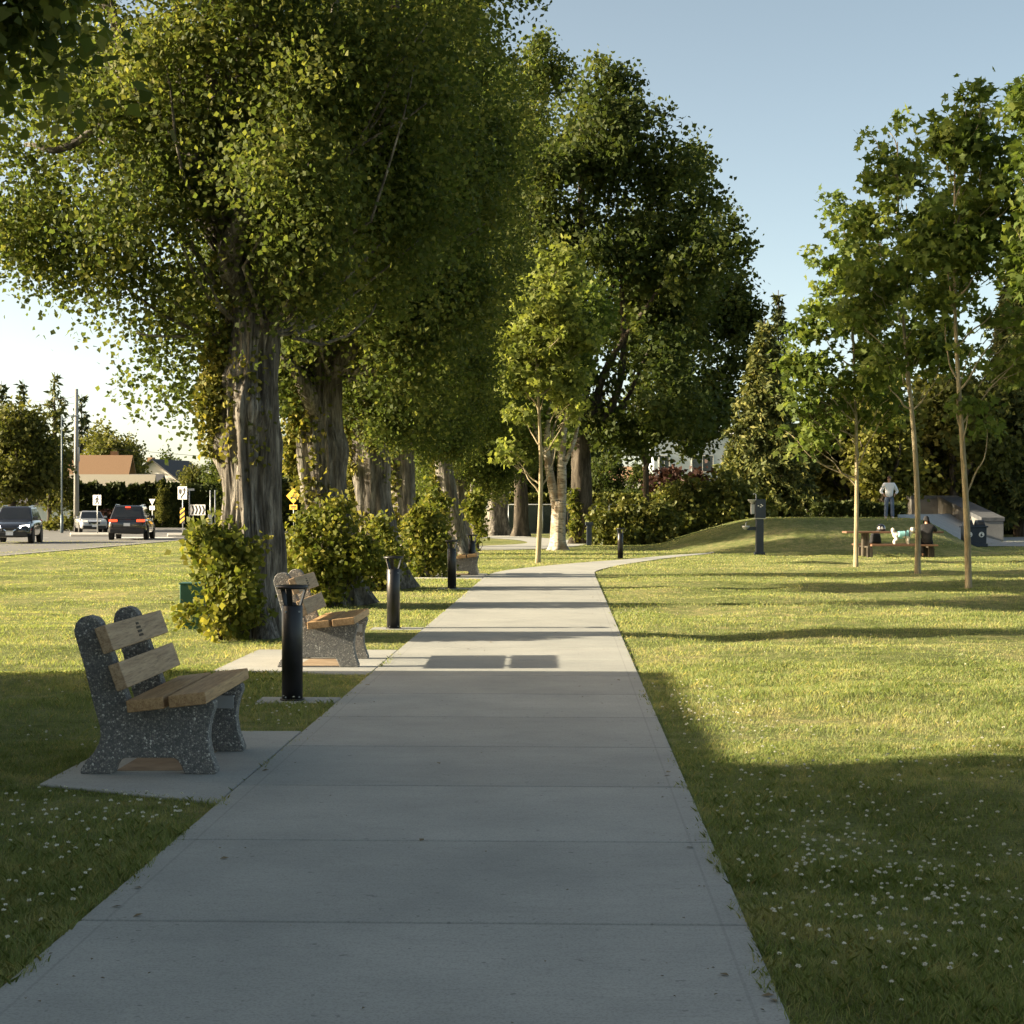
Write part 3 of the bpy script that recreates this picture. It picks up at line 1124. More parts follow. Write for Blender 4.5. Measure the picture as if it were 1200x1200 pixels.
T1P = [(-.02, 0, -.05, .40), (-.03, 0, .6, .365), (-.03, 0, 1.5, .325), (-.06, 0, 2.4, .335), (-.08, 0, 3.0, .38), (-.03, 0, 3.7, .315), (.05, 0, 4.8, .30), (.05, 0, 5.8, .27), (.0, .1, 8, .2), (0, .1, 12, .1), (0, .1, 15, .04)]
T1L = [((-.1, 0, 4.3), (-1.9, -.3, 7.4), .17, .06, 3), ((-.2, 0, 4.9), (-2.4, .4, 8.5), .13, .04, 4), ((.0, -.15, 4.8), (.05, -1.0, 8.8), .09, .04, 5), ((.1, .0, 5.0), (1.8, .2, 8.5), .13, .05, 6),
       ((.1, .2, 5.2), (.9, 1.6, 9), .12, .04, 7), ((-1.5, -.2, 6.7), (-2.9, -.2, 6.3), .06, .02, 8), ((-.1, -.1, 6), (-.9, -.9, 11), .11, .03, 9), ((.05, 0, 4.6), (-.95, .2, 4.6), .07, .02, 12)]
t1, crA = poplar('nearest and largest poplar, thick grey trunk with golden ivy on its sunlit side', 297, 22.0, T1P, T1L, lob=LOB_A,
                 cr=dict(n_cl=1900, per=112, sig=.28, size=.068, rag=4, tmpl=KITE, mat=M['poplar_leaf'], up=.25, down=.55, outw=.2, shell=.6, gap=.44, gs=1.0, hbig=9.5), seed=3, seg=150, rings=260,
                 ivy=[(.30, PI * 1.06, .75, 2.3, 4.9, 3000, .075, 31), (.12, -PI * .5, .8, 2.2, 3.6, 260, .075, 32), (.1, PI * 1.3, .6, 1.2, 2.8, 160, .075, 33)],
                 burls=[(2.95, -1.35, .26, .14), (2.5, 2.8, .28, .18), (3.3, -2.2, .24, .12), (1.3, -1.9, .3, .05), (4.0, -1.2, .22, .07)], amp=.10)
T2P = [(0, 0, -.05, .38), (-.12, 0, .8, .35), (-.36, 0, 2.2, .33), (-.42, 0, 3.0, .35), (-.36, 0, 3.9, .30), (-.25, 0, 5, .25), (-.1, .1, 8, .18), (.0, .1, 13, .08), (0, 0, 16, .03)]
T2L = [((-.5, 0, 3.0), (-1.35, -.2, 4.6), .16, .10, 13), ((-.35, 0, 3.7), (.55, -.3, 6.8), .16, .06, 14), ((-1.3, -.2, 4.5), (-1.5, -.1, 8), .1, .04, 15), ((-.3, 0, 4.4), (-.5, -1.2, 8), .12, .04, 16), ((-.2, 0, 4.6), (1.5, .4, 8.3), .12, .04, 17)]
t2, crB = poplar('second poplar from the camera, forked trunk rising behind the sunlit bench', 399, 29.0, T2P, T2L, lob=LOB_B,
                 cr=dict(n_cl=1550, per=96, sig=.3, size=.082, rag=4, tmpl=KITE, mat=M['poplar_leaf'], up=.25, down=.5, outw=.2, shell=.6, gap=.42, gs=1.0, hbig=12), seed=8, seg=110, rings=190, amp=.09,
                 ivy=[(.25, PI * 1.08, .7, 1.8, 3.9, 1500, .085, 41), (.12, -PI * .6, .7, 1.6, 3.4, 260, .085, 42)], burls=[(2.7, -.4, .25, .1), (2.9, -2.3, .25, .08)])
T3P = [(0, 0, -.05, .40), (-.10, 0, .8, .37), (-.28, 0, 2.2, .36), (-.38, 0, 3.4, .33), (-.2, 0, 4.4, .25), (.0, 0, 6, .2), (0, 0, 13, .08), (0, 0, 16, .03)]
poplar('third poplar in the row, leaning trunk behind the bollard with leaves climbing it', 449, 34.9, T3P, [((-.3, 0, 3.3), (.7, -.2, 6.6), .17, .07, 23), ((-.4, 0, 3.0), (-1.3, 0, 6), .17, .06, 24)],
       crown_src=crB, rot=1.9, cscale=.86, seed=12, seg=56, rings=80, ivy=[(.25, PI * 1.1, .8, .9, 3.6, 900, .10, 51), (.15, -PI * .4, .6, 2.2, 3.8, 300, .09, 52)], burls=[(2.6, -1.0, .3, .09)])
poplar('fourth poplar of the row, slimmer trunk between two leafy shrubs', 481, 41.5, [(0, 0, -.05, .33), (-.12, 0, 1, .30), (-.2, 0, 3, .27), (-.1, 0, 5, .2), (0, 0, 13, .08), (0, 0, 16, .03)], [((-.15, 0, 3.4), (.9, 0, 6.8), .13, .05, 25)],
       crown_src=crB, rot=3.6, cscale=.84, seed=15, seg=40, rings=60, ivy=[(.2, PI * 1.1, .8, 1.0, 3.6, 500, .11, 53)])
poplar('fifth poplar of the row, ivy covered leaning trunk behind the farthest bench', 541, 61.0, [(0, 0, -.05, .36), (-.25, 0, 1, .33), (-.6, 0, 2.6, .32), (-.75, 0, 3.8, .28), (-.6, 0, 6, .2), (-.3, 0, 13, .1), (0, 0, 17, .03)],
       [((-.7, 0, 3.4), (.5, 0, 7), .17, .05, 26), ((-.75, 0, 3.2), (-2.0, 0, 6), .15, .05, 27)], crown_src=crB, rot=5.2, seed=16, seg=40, rings=60, ivy=[(.3, PI * 1.05, .8, .6, 4.2, 800, .14, 54)], cscale=1.08)
poplar('sixth poplar of the row, straight trunk half hidden by the leaning one', 524, 72.0, [(0, 0, -.05, .36), (-.05, 0, 1, .33), (-.1, 0, 4, .3), (-.1, 0, 8, .2), (0, 0, 16, .05)], [((-.1, 0, 3.6), (1.2, 0, 7), .15, .05, 28)],
       crown_src=crB, rot=.7, seed=17, seg=32, rings=40, cscale=1.15, shift=(0, 0, -1.3), ivy=[(.3, PI * 1.05, .8, .6, 4.2, 500, .15, 55)])
poplar('poplar tucked behind the leaning trunk beside the farthest bench', 541, 67.5, [(0, 0, -.05, .34), (-.05, 0, 1, .3), (-.1, 0, 4, .27), (0, 0, 16, .05)], [((-.1, 0, 3.2), (1.2, 0, 6), .15, .05, 28)],
       crown_src=crB, rot=3.0, seed=20, seg=28, rings=36, cscale=1.15, shift=(0, 0, -1.7))  # extra tree put in so that its low crown shades the mound
poplar('stout old poplar where the back path starts, sunlit left flank', 581, 101.0, [(0, 0, -.05, .75), (.05, 0, 1, .62), (.2, 0, 2.6, .56), (.3, 0, 5, .42), (.2, 0, 9, .25), (0, 0, 16, .05)],
       [((.25, 0, 3.2), (2.2, 0, 7), .25, .08, 29), ((.2, 0, 3), (-2.0, 0, 6.5), .25, .08, 30)], crown_src=crB, rot=2.6, seed=18, seg=40, rings=50, cscale=1.25, shift=(0, 0, -.9))
poplar('poplar between the leaning trunk and the stout one, mostly hidden', 556, 94.0, [(0, 0, -.05, .4), (.05, 0, 1, .36), (.1, 0, 4, .3), (0, 0, 16, .05)], [((.1, 0, 3.2), (1.2, 0, 7), .15, .05, 28)],
       crown_src=crB, rot=4.1, seed=19, seg=28, rings=36, cscale=1.15, shift=(0, 0, -.5))

# ------------------------------------------------------------------ leafy suckers round the trunks
def shrub(label, px, z, lobes, n_cl, per, sig, size, mat, seed, group, name='sucker_shrub', cat='shrub', tmpl=KITE, stems=14, gap=.36, shell=.6, rag=2, **kw):
    x, y = at(px, z)
    t = thing(name, label, cat, (x, y, gz1(x, y)), 0, group)
    o, P = crown_obj('foliage', lobes, n_cl, per, sig, size, tmpl, M[mat], t, seed, .2, .25, .45, shell, gap, 1.6, rag=rag, **kw)
    specs = []
    rg = np.random.default_rng(seed)
    for i in rg.choice(len(P), min(stems, len(P)), replace=False):
        p = P[i]
        specs.append(limb((p[0] * .35, p[1] * .35, 0), p, .014, .005, int(i), .4, 5, 7))
    trunk_obj('stem', specs, M['dark_bark'], t)
    return t


SG = 'leafy shoots at the feet of the poplars'
shrub('golden green leafy shoots at the foot of the nearest poplar', 268, 21.3, [(-.05, 0, .75, .42, .4, .62), (-.22, 0, 1.05, .26, .3, .45), (.15, -.1, .55, .30, .35, .5), (.12, -.1, 1.1, .2, .22, .3), (-.12, 0, .3, .4, .4, .32)], 190, 20, .10, .082, 'sucker_leaf', 61, SG)
shrub('green shrub of shoots behind the sunlit bench, before the second poplar', 388, 28.2, [(0, 0, .95, .55, .5, .75), (-.5, 0, .8, .35, .4, .65), (.45, -.1, .55, .35, .4, .55), (-.1, 0, 1.5, .3, .3, .38), (-.55, 0, 1.35, .2, .2, .3)], 290, 22, .12, .085, 'sucker_leaf', 62, SG)
shrub('low tangle of shoots at the third poplar, left of the second bollard', 440, 34.0, [(0, 0, .5, .42, .4, .55), (.15, 0, .9, .3, .3, .4), (-.35, 0, .5, .35, .35, .5)], 130, 20, .12, .09, 'sucker_leaf', 63, SG)
shrub('rounded shrub of shoots behind the third bollard', 497, 40.4, [(0, 0, .8, .55, .5, .72), (-.3, 0, 1.0, .35, .4, .55), (.35, 0, .7, .3, .35, .6), (0, 0, 1.35, .3, .3, .35)], 230, 20, .13, .10, 'sucker_leaf', 64, SG)
shrub('small shrub beside the leaning fifth poplar', 553, 60.0, [(0, 0, .9, .4, .4, .9), (.1, 0, 1.7, .3, .3, .5)], 80, 16, .14, .14, 'sucker_leaf', 65, SG)
shrub('leafy growth between the fourth and fifth poplars', 512, 55.0, [(0, 0, .9, .45, .4, .9), (-.1, 0, 1.9, .35, .3, .6)], 80, 16, .14, .14, 'sucker_leaf', 66, SG)


# ------------------------------------------------------------------ young maples
YG = 'slim young maples on the lawn'


def young_maple(label, px, z, lobes_px, lean, r, n_cl, per, size, mat, seed, top_px, extra=(), sig=.21, group=YG):
    x, y = at(px, z)
    s = z / F_PX
    t = thing('maple_tree', label, 'tree', (x, y, 0), 0, group)
    lob = []
    for (lx, ly, rx, rz) in lobes_px:
        lob.append(((lx - px) * s, (hash((lx, ly)) % 7 - 3) * .1, CAM_H + (595 - ly) * s, rx * s, rx * s * .95, rz * s))
    o, P = crown_obj('crown', lob, n_cl, per, sig, size, MAPLE, M[mat], t, seed, .55, .35, .35, .85, .40, 1.5, flat=.5)
    H = CAM_H + (595 - top_px[1]) * s
    tx = (top_px[0] - px) * s
    pts = []
    for k in range(8):
        u = k / 7
        pts.append((lean(u) * s + tx * u * .0, 0, u * H - .03, r * (1 - .82 * u)))
    specs = [dict(pts=pts, seg=14, rings=40, amp=.006, seed=seed, flare=.25, fl_h=.12, freq=3)]
    rg = np.random.default_rng(seed)
    pa = np.array(pts)
    for q in lob:
        hz0 = max(1.9, q[2] - 1.0 - .7 * rg.random())
        p0 = (np.interp(hz0, pa[:, 2], pa[:, 0]), 0, hz0)
        specs.append(limb(p0, (q[0], q[1], q[2]), r * .36, r * .1, seed + int(q[2] * 10), .4, 7, 12))
    for i in rg.choice(len(P), min(60, len(P)), replace=False):
        p = P[i]
        hz0 = min(max(1.9, p[2] - .5 - .4 * rg.random()), H * .97)
        p0 = (np.interp(hz0, pa[:, 2], pa[:, 0]) * .5 + p[0] * .5, p[1] * .5, hz0 + .15)
        specs.append(limb(p0, p, .012, .005, int(i), .4, 5, 6))
    trunk_obj('trunk', specs, M['young_bark'], t)
    return t


young_maple('young maple with pale sunlit leaves standing in the grass where the path forks', 630, 50.8,
            [(652, 318, 24, 34), (640, 350, 40, 30), (655, 385, 42, 38), (612, 405, 38, 34), (668, 420, 30, 36), (595, 440, 22, 22), (640, 455, 42, 28), (612, 478, 20, 14), (665, 478, 20, 16), (600, 530, 20, 10), (590, 522, 10, 9), (652, 520, 12, 10)],
            lambda u: 4 * math.sin(u * 5), .08, 500, 16, .15, 'young_leaf', 71, (650, 335))
young_maple('leftmost of three slim maples by the picnic table, lowest crown', 1003, 48.5,
            [(985, 250, 22, 30), (990, 300, 38, 34), (1000, 355, 48, 40), (958, 385, 36, 28), (1035, 390, 34, 36), (965, 440, 44, 28), (1020, 445, 42, 34), (940, 470, 28, 20), (985, 490, 36, 22), (930, 425, 20, 18), (1040, 480, 26, 20), (950, 520, 24, 18), (915, 500, 16, 12)],
            lambda u: -6 * u + 3 * math.sin(u * 4), .07, 420, 14, .165, 'maple_leaf', 72, (990, 280))
young_maple('middle one of three slim maples, trunk in front of the seated person', 1075, 42.3,
            [(1045, 152, 24, 30), (1042, 195, 36, 30), (1060, 240, 48, 36), (1020, 265, 34, 28), (1095, 265, 38, 36), (1030, 320, 50, 36), (1085, 335, 50, 40), (1010, 370, 36, 26), (1065, 395, 50, 32), (1105, 410, 34, 30), (1030, 430, 30, 22)],
            lambda u: -26 * u ** 1.2 + 4 * math.sin(u * 7), .075, 440, 14, .16, 'maple_leaf', 73, (1047, 165))
young_maple('rightmost and nearest of three slim maples, tall trunk before the waste bin', 1132, 35.1,
            [(1145, 120, 28, 26), (1112, 165, 34, 32), (1155, 175, 40, 38), (1120, 225, 50, 40), (1175, 240, 44, 40), (1105, 290, 44, 34), (1155, 300, 50, 40), (1195, 320, 36, 36), (1115, 350, 42, 28), (1170, 370, 42, 30), (1195, 420, 30, 30), (1140, 410, 34, 24), (1130, 478, 20, 16), (1160, 500, 14, 12)],
            lambda u: -15 * u + 4 * math.sin(u * 6 + 1), .07, 430, 14, .15, 'maple_leaf', 74, (1130, 150))
young_maple('maple at the right edge with only its left branches in view', 1242, 33.0,
            [(1210, 120, 34, 30), (1240, 170, 50, 50), (1215, 210, 36, 34), (1250, 260, 60, 50), (1225, 320, 44, 40), (1260, 370, 50, 40)],
            lambda u: -10 * u, .11, 280, 14, .155, 'maple_leaf', 75, (1235, 90))

# ------------------------------------------------------------------ big dark trees right of the walk
def px_tree(name, label, px, z, lobes_px, trunk_w, n_cl, per, sig, size, mat, seed, limbs=6, bark='dark_bark', group=None, tmpl=KITE, lean=0, gap=.4, shell=.55, fork=None, gs=.5, dy=.9):
    x, y = at(px, z)
    s = z / F_PX
    g = gz1(x, y)
    t = thing(name, label, 'tree', (x, y, g), 0, group)
    rg = np.random.default_rng(seed)
    lob = [((lx - px) * s, rg.normal() * rx * s * .3, CAM_H + (595 - ly) * s - g, rx * s, rx * s * dy, rz * s) for (lx, ly, rx, rz) in lobes_px]
    o, P = crown_obj('crown', lob, n_cl, per, sig, size, tmpl, M[mat], t, seed, .25, .45, .25, shell, gap, gs, rag=3)
    H = max(l[2] for l in lob)
    r = trunk_w * s / 2
    fh = fork if fork else H * .35
    pts = [(0, 0, -.05, r * 1.1), (lean * .2, 0, fh * .4, r), (lean * .6, 0, fh, r * .9), (lean, 0, H * .6, r * .5), (lean, 0, H * .95, r * .12)]
    specs = [dict(pts=pts, seg=28, rings=44, amp=r * .14, seed=seed, flare=.5, fl_h=.3, freq=3)]
    idx = np.argsort([-l[3] for l in lob])[:limbs]
    for i in idx:
        l = lob[i]
        specs.append(limb((lean * .6, 0, min(fh, l[2] * .8)), (l[0], l[1], l[2]), r * .5, r * .12, seed + int(i), .5, 9, 14))
    trunk_obj('trunk', specs, M[bark], t)
    return t


BG = 'large broadleaf trees beyond the fork of the path'
px_tree('maple_tree', 'huge dark maple right of the path, tallest crown beside the sky', 681, 78.0,
        [(715, 105, 42, 42), (690, 150, 62, 50), (745, 165, 60, 50), (665, 215, 70, 60), (730, 240, 85, 70), (785, 225, 55, 55), (655, 300, 60, 60), (720, 330, 90, 70), (790, 310, 70, 60), (690, 410, 80, 60), (765, 400, 80, 60), (740, 470, 85, 50), (700, 500, 50, 28), (790, 480, 60, 44), (735, 508, 50, 18)],
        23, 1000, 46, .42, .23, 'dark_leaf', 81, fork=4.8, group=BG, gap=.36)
px_tree('maple_tree', 'broad dark maple whose crown bulges out farthest to the right', 757, 104.0,
        [(800, 200, 40, 36), (815, 260, 55, 50), (840, 320, 52, 50), (850, 360, 32, 36), (800, 350, 70, 60), (845, 410, 46, 44), (800, 430, 60, 50), (760, 380, 60, 60), (820, 480, 42, 36), (770, 500, 50, 30), (858, 405, 24, 30), (856, 345, 26, 34), (850, 470, 36, 30), (790, 494, 50, 20)],
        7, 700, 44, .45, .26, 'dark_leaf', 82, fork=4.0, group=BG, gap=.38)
px_tree('poplar_tree', 'lighter green tree rising between the poplar row and the huge dark maple', 610, 98.0,
        [(620, 75, 30, 30), (640, 100, 30, 30), (610, 130, 45, 50), (640, 170, 40, 50), (600, 220, 50, 60), (630, 280, 46, 60), (595, 330, 50, 60), (620, 400, 55, 60), (590, 460, 50, 50), (600, 520, 45, 34)],
        16, 700, 42, .42, .22, 'poplar_leaf', 83, fork=4.0, group=BG)
# birch in front of it
bx_, by_ = at(655, 66.0)
bt = thing('birch_tree', 'white barked birch with a forked trunk at the fork of the path', 'tree', (bx_, by_, 0), 0)
o, P = crown_obj('crown', [(-.2, 0, 7.2, 1.9, 1.8, 2.0), (.6, 0, 9.5, 1.6, 1.6, 2.0), (-.9, 0, 5.6, 1.2, 1.2, .9), (1.0, 0, 6.3, 1.1, 1.1, 1.0)], 260, 40, .32, .17, KITE, M['maple_leaf'], bt, 84)
trunk_obj('trunk', [dict(pts=[(0, 0, -.05, .34), (-.02, 0, .5, .29), (0, 0, 1.5, .27), (.02, 0, 1.9, .27)], seg=36, rings=36, amp=.03, seed=5, flare=.5, fl_h=.16, freq=4),
                    dict(pts=[(-.06, 0, 1.5, .19), (-.28, 0, 2.6, .17), (-.5, 0, 3.8, .12), (-.35, 0, 6, .08), (-.3, 0, 8, .03)], seg=20, rings=36, amp=.015, seed=6, freq=4),
                    dict(pts=[(.08, 0, 1.4, .21), (.12, 0, 2.8, .19), (.1, 0, 4.2, .14), (.5, 0, 6.5, .1), (.6, 0, 10, .03)], seg=20, rings=36, amp=.015, seed=7, freq=4),
                    limb((.13, 0, 3.2), (.9, -.1, 6.2), .1, .03, 44), limb((-.4, 0, 3.2), (-1.0, .1, 5.6), .08, .03, 45), limb((-.3, 0, 2.9), (.0, -.2, 6.2), .08, .03, 46)], M['birch'], bt)


# ------------------------------------------------------------------ conifers
def conifer(name, label, px, z, top_py, half_w, mat, seed, group=None, cls=.4, dens=1.0, base_h=.6, droop=.35, sparse=0.0, size=.3, cat='tree'):
    x, y = at(px, z)
    g = gz1(x, y)
    H = hgt(top_py, z) - g
    Rm = half_w * z / F_PX
    t = thing(name, label, cat, (x, y, g), 0, group)
    rng = np.random.default_rng(seed)
    C, O, S = [], [], []
    specs = [dict(pts=[(0, 0, -.05, Rm * .09 + .06), (0, 0, H * .5, Rm * .05 + .03), (0, 0, H, .02)], seg=10, rings=16, amp=.01, seed=seed, freq=3)]
    h = base_h
    while h < H * .985:
        u = (h - base_h) / (H - base_h)
        rr = Rm * (1 - u) ** .85 * (.75 + .5 * rng.random()) + .12
        nb = max(4, int(9 * dens * (1 - u * .4)))
        for b in range(nb):
            if rng.random() < sparse: continue
            a = rng.random() * 2 * PI
            L = rr * (.65 + .5 * rng.random())
            d = np.array([math.cos(a), math.sin(a), 0])
            if rng.random() < .5 and L > .8:
                specs.append(limb((0, 0, h), tuple(d * L * .9 + np.array([0, 0, h - droop * L * .6])), .035, .01, int(rng.integers(1e6)), .2, 5, 6))
            m = max(5, int(L / size * 9 * dens))
            tt = rng.random(m) ** .7
            sid = np.array([-d[1], d[0], 0])
            w = (1 - tt) * .32 * L + .12
            p = d[None] * (tt * L)[:, None] + sid[None] * (rng.normal(size=m) * w * .7)[:, None]
            p[:, 2] = h - droop * L * tt ** 1.5 + .25 * L * np.maximum(0, tt - .8) + rng.normal(size=m) * .08 - .15 * rng.random(m)
            C.append(p); O.append(np.repeat((d + np.array([0, 0, -.25]))[None], m, 0)); S.append(size * (.6 + .7 * rng.random(m)))
        h += cls * (.7 + .5 * rng.random()) * (1 - .35 * u)
    C = np.concatenate(C); O = np.concatenate(O); S = np.concatenate(S)
    me = leaves('crown', C, S, np.array([(0, 0, 0), (-.2, .4, .05), (0, 1, -.08), (.2, .4, .05)]), rng, .5, .15, O, .9)
    mobj('crown', me, M[mat], t)
    trunk_obj('trunk', specs, M['dark_bark'], t)
    return t


conifer('spruce_tree', 'pale sunlit spruce behind the drinking fountain', 896, 88.0, 375, 72, 'needle', 91, dens=1.6, cls=.42, size=.34, base_h=.3)
conifer('cedar_tree', 'tall yellowish cedar at the right edge, behind the nearest slim maple', 1194, 98.0, 225, 58, 'needle', 92, dens=1.7, cls=.40, size=.42, base_h=2.4, droop=.6)
conifer('fir_tree', 'thin topped fir seen between the dark maple and the slim maples', 912, 125.0, 340, 26, 'cedar_leaf', 93, dens=1.2, cls=.6, size=.5)

# ------------------------------------------------------------------ off to the left: the tree and low building whose shade covers the near path
ox, oy = -9.6, 6.6
tt_ = thing('shade_tree', 'tree outside the frame with one leafy branch hanging into the top left corner', 'tree', (ox, oy, 0))
o, P = crown_obj('crown', [(0, 0, 7.0, 3.6, 4.0, 3.6), (0, -3.0, 6.2, 3.2, 3.4, 3.4), (.5, 2.0, 4.9, 2.4, 2.5, 1.7), (3.8, 1.4, 6.0, 1.8, 1.4, 1.1), (6.0, 2.6, 4.85, 1.05, .75, .62, 1.6), (6.4, 2.7, 4.5, .6, .45, .4, 2.0), (-1, 2.6, 7.0, 2.4, 2.2, 3)], 2300, 60, .24, .082, KITE, M['poplar_leaf'], tt_, 95, gap=.25, shell=.8)
trunk_obj('trunk', [dict(pts=[(0, 0, -.05, .4), (0, 0, 2, .34), (.1, 0, 5, .25), (0, 0, 10, .05)], seg=24, rings=30, amp=.03, seed=3, flare=.3),
                    limb((0, 0, 4), (3.6, 1.3, 6.2), .16, .07, 3), limb((3.5, 1.3, 6.1), (6.2, 2.6, 5.0), .07, .015, 4), limb((0, 0, 3.5), (0, -3, 6), .16, .06, 5), limb((0, 0, 3.5), (-.6, 2.5, 7), .14, .05, 6)], M['dark_bark'], tt_)
# ------------------------------------------------------------------ materials of the built things
M['render_cream'] = m_noisy('cream_render', (.46, .42, .33), (.56, .51, .41), 2, .85, .15, 60)
M['siding_white'] = m_noisy('white_siding', (.62, .61, .57), (.70, .69, .65), 2, .7, .05, 40)
M['siding_blue'] = m_noisy('pale_blue_siding', (.42, .48, .54), (.50, .56, .61), 2, .7, .05, 40)
M['roof_brown'] = m_noisy('brown_shingles', (.20, .115, .06), (.30, .185, .10), 18, .9, .4, 30, stretch=(1, 1, 3))
M['roof_grey'] = m_noisy('dark_shingles', (.045, .045, .05), (.085, .085, .09), 18, .9, .4, 30, stretch=(1, 1, 3))
M['roof_shake'] = m_noisy('pale_shakes', (.30, .27, .2), (.45, .41, .32), 22, .9, .5, 30, stretch=(1, 1, 3))
M['trim_dark'] = m_plain('dark_trim', (.06, .05, .045), .6)
M['window'] = m_noisy('house_window', (.05, .06, .07), (.10, .12, .14), .8, .12, 0, 1, 0, .8)
M['orange_wall'] = m_noisy('orange_board', (.38, .13, .05), (.48, .19, .08), 3, .7)
M['board_dark'] = m_noisy('dark_hoarding', (.03, .045, .04), (.05, .065, .06), 2, .8)
M['car_black'] = m_noisy('black_car_paint', (.010, .010, .012), (.014, .014, .016), 2, .22, 0, 1, .0, .5, 1.0)
M['car_navy'] = m_noisy('dark_blue_car_paint', (.014, .016, .024), (.02, .022, .032), 2, .22, 0, 1, 0, .5, 1.0)
M['car_silver'] = m_noisy('silver_car_paint', (.42, .43, .45), (.48, .49, .51), 2, .3, 0, 1, .3, .5, 1.0)
M['car_blue'] = m_plain('blue_car_paint', (.03, .08, .35), .25, 0, .5, 1.0)
M['lamp_lens'] = m_plain('clear_lamp_lens', (.8, .8, .78), .1)
M['head_on'] = m_emit('lit_headlamp', (1.0, .95, .85), 2.2)
M['tail_on'] = m_emit('lit_tail_lamp', (.85, .06, .02), .9)
M['plate'] = m_plain('number_plate_white', (.7, .72, .75), .5)
M['plastic'] = m_plain('black_bumper_plastic', (.02, .02, .02), .6)
M['alloy'] = m_plain('alloy_rim', (.35, .36, .37), .3, .9)
M['pole_grey'] = m_noisy('weathered_pole_wood', (.27, .27, .25), (.42, .42, .40), 3, .85, .2, 30, stretch=(1, 1, .1))
M['hedge_bark'] = M['dark_bark']

# ------------------------------------------------------------------ road, islands, pavement on the left
road_r = [(-19.2, 30), (-19.2, 70), (-19.4, 84), (-19.9, 92), (-20.4, 98), (-19, 104), (-14, 108), (10, 110)]
road_l = [(-36, 30), (-36, 70), (-37, 84), (-40, 100), (-44, 112), (-44, 122), (-36, 128), (10, 128)]
o = strip('road', road_l, road_r, .02, M['asphalt'], 'grey asphalt road on the left bending into a junction', 'road')
mb = MB()
for a, b in zip(road_r[:-1], road_r[1:]):
    d = (Vector((*b, 0)) - Vector((*a, 0))).normalized(); nrm = Vector((-d.y, d.x, 0)) * .09
    A, B = Vector((*a, 0)), Vector((*b, 0))
    mb.hexa([A + nrm, A - nrm, B - nrm, B + nrm], [p + Vector((0, 0, .035)) for p in (A + nrm, A - nrm, B - nrm, B + nrm)])
tag(mb.build('road_kerb', M['kerb']), 'low concrete kerb between lawn and road', 'kerb', kind='structure')
def island(px0, px1, z0, z1, label):
    a, b, c, d = at(px0, z0), at(px1, z0), at(px1, z1), at(px0, z1)
    mb = MB(); mb.prism([a, b, c, d], 0, .15, 'XY')
    o = mb.build('traffic_island', M['kerb'], bevel=.05)
    tag(o, label, 'traffic island', kind='structure')
island(82, 128, 97, 104, 'kerbed island carrying the pedestrian crossing sign')
island(196, 262, 96, 101, 'kerbed island carrying the keep right sign')
island(160, 330, 118, 150, 'pale raised pavement at the far side of the junction')
mb = MB()
for k in range(5):
    a = at(140 + k * 14, 93); mb.box((a[0], a[1] , .026), (.5, 3.0, .003))
tag(mb.build('crossing_markings', M['road_paint']), 'worn white crossing bars on the road', 'road marking', kind='structure')
lx = MB()
for y0 in range(34, 92, 7):
    lx.box((-28, y0, .026), (.12, 3, .003))
tag(lx.build('lane_markings', M['road_paint']), 'broken white lane line on the road', 'road marking', kind='structure')


# ------------------------------------------------------------------ cars
def body_loft(st, mb):
    """st: (y, half width, z bottom, z shoulder, z top, top half width)"""
    vs, fs = [], []
    for (y, w, zb, zs, zt, wt) in st:
        half = [(w * .90, zb), (w * .985, zb + .10), (w, (zb + zs) / 2), (w * .985, zs), (wt, zt - .02), (wt * .55, zt + .012)]
        ring = half + [(-a, b) for a, b in reversed(half)]
        vs += [(a, y, b) for a, b in ring]
    n = 12
    for i in range(len(st) - 1):
        for j in range(n):
            k = (j + 1) % n
            fs.append((i * n + j, i * n + k, (i + 1) * n + k, (i + 1) * n + j))
    fs.append(list(range(n))); fs.append([(len(st) - 1) * n + j for j in reversed(range(n))])
    mb.add(vs, fs, True)


def quad_on(a, b, c, d, u0, u1, v0, v1, off):
    """sub-quad of a face, pushed out along its normal"""
    a, b, c, d = [Vector(p) for p in (a, b, c, d)]
    n = (b - a).cross(d - a).normalized() * off
    def P(u, v): return (a * (1 - u) + b * u) * (1 - v) + (d * (1 - u) + c * u) * v + n
    return [P(u0, v0), P(u1, v0), P(u1, v1), P(u0, v1)]


def slab(mb, q, th=.012):
    a, b, c, d = q
    n = (b - a).cross(d - a).normalized() * th
    mb.hexa([p - n for p in (a, b, c, d)], [a, b, c, d])


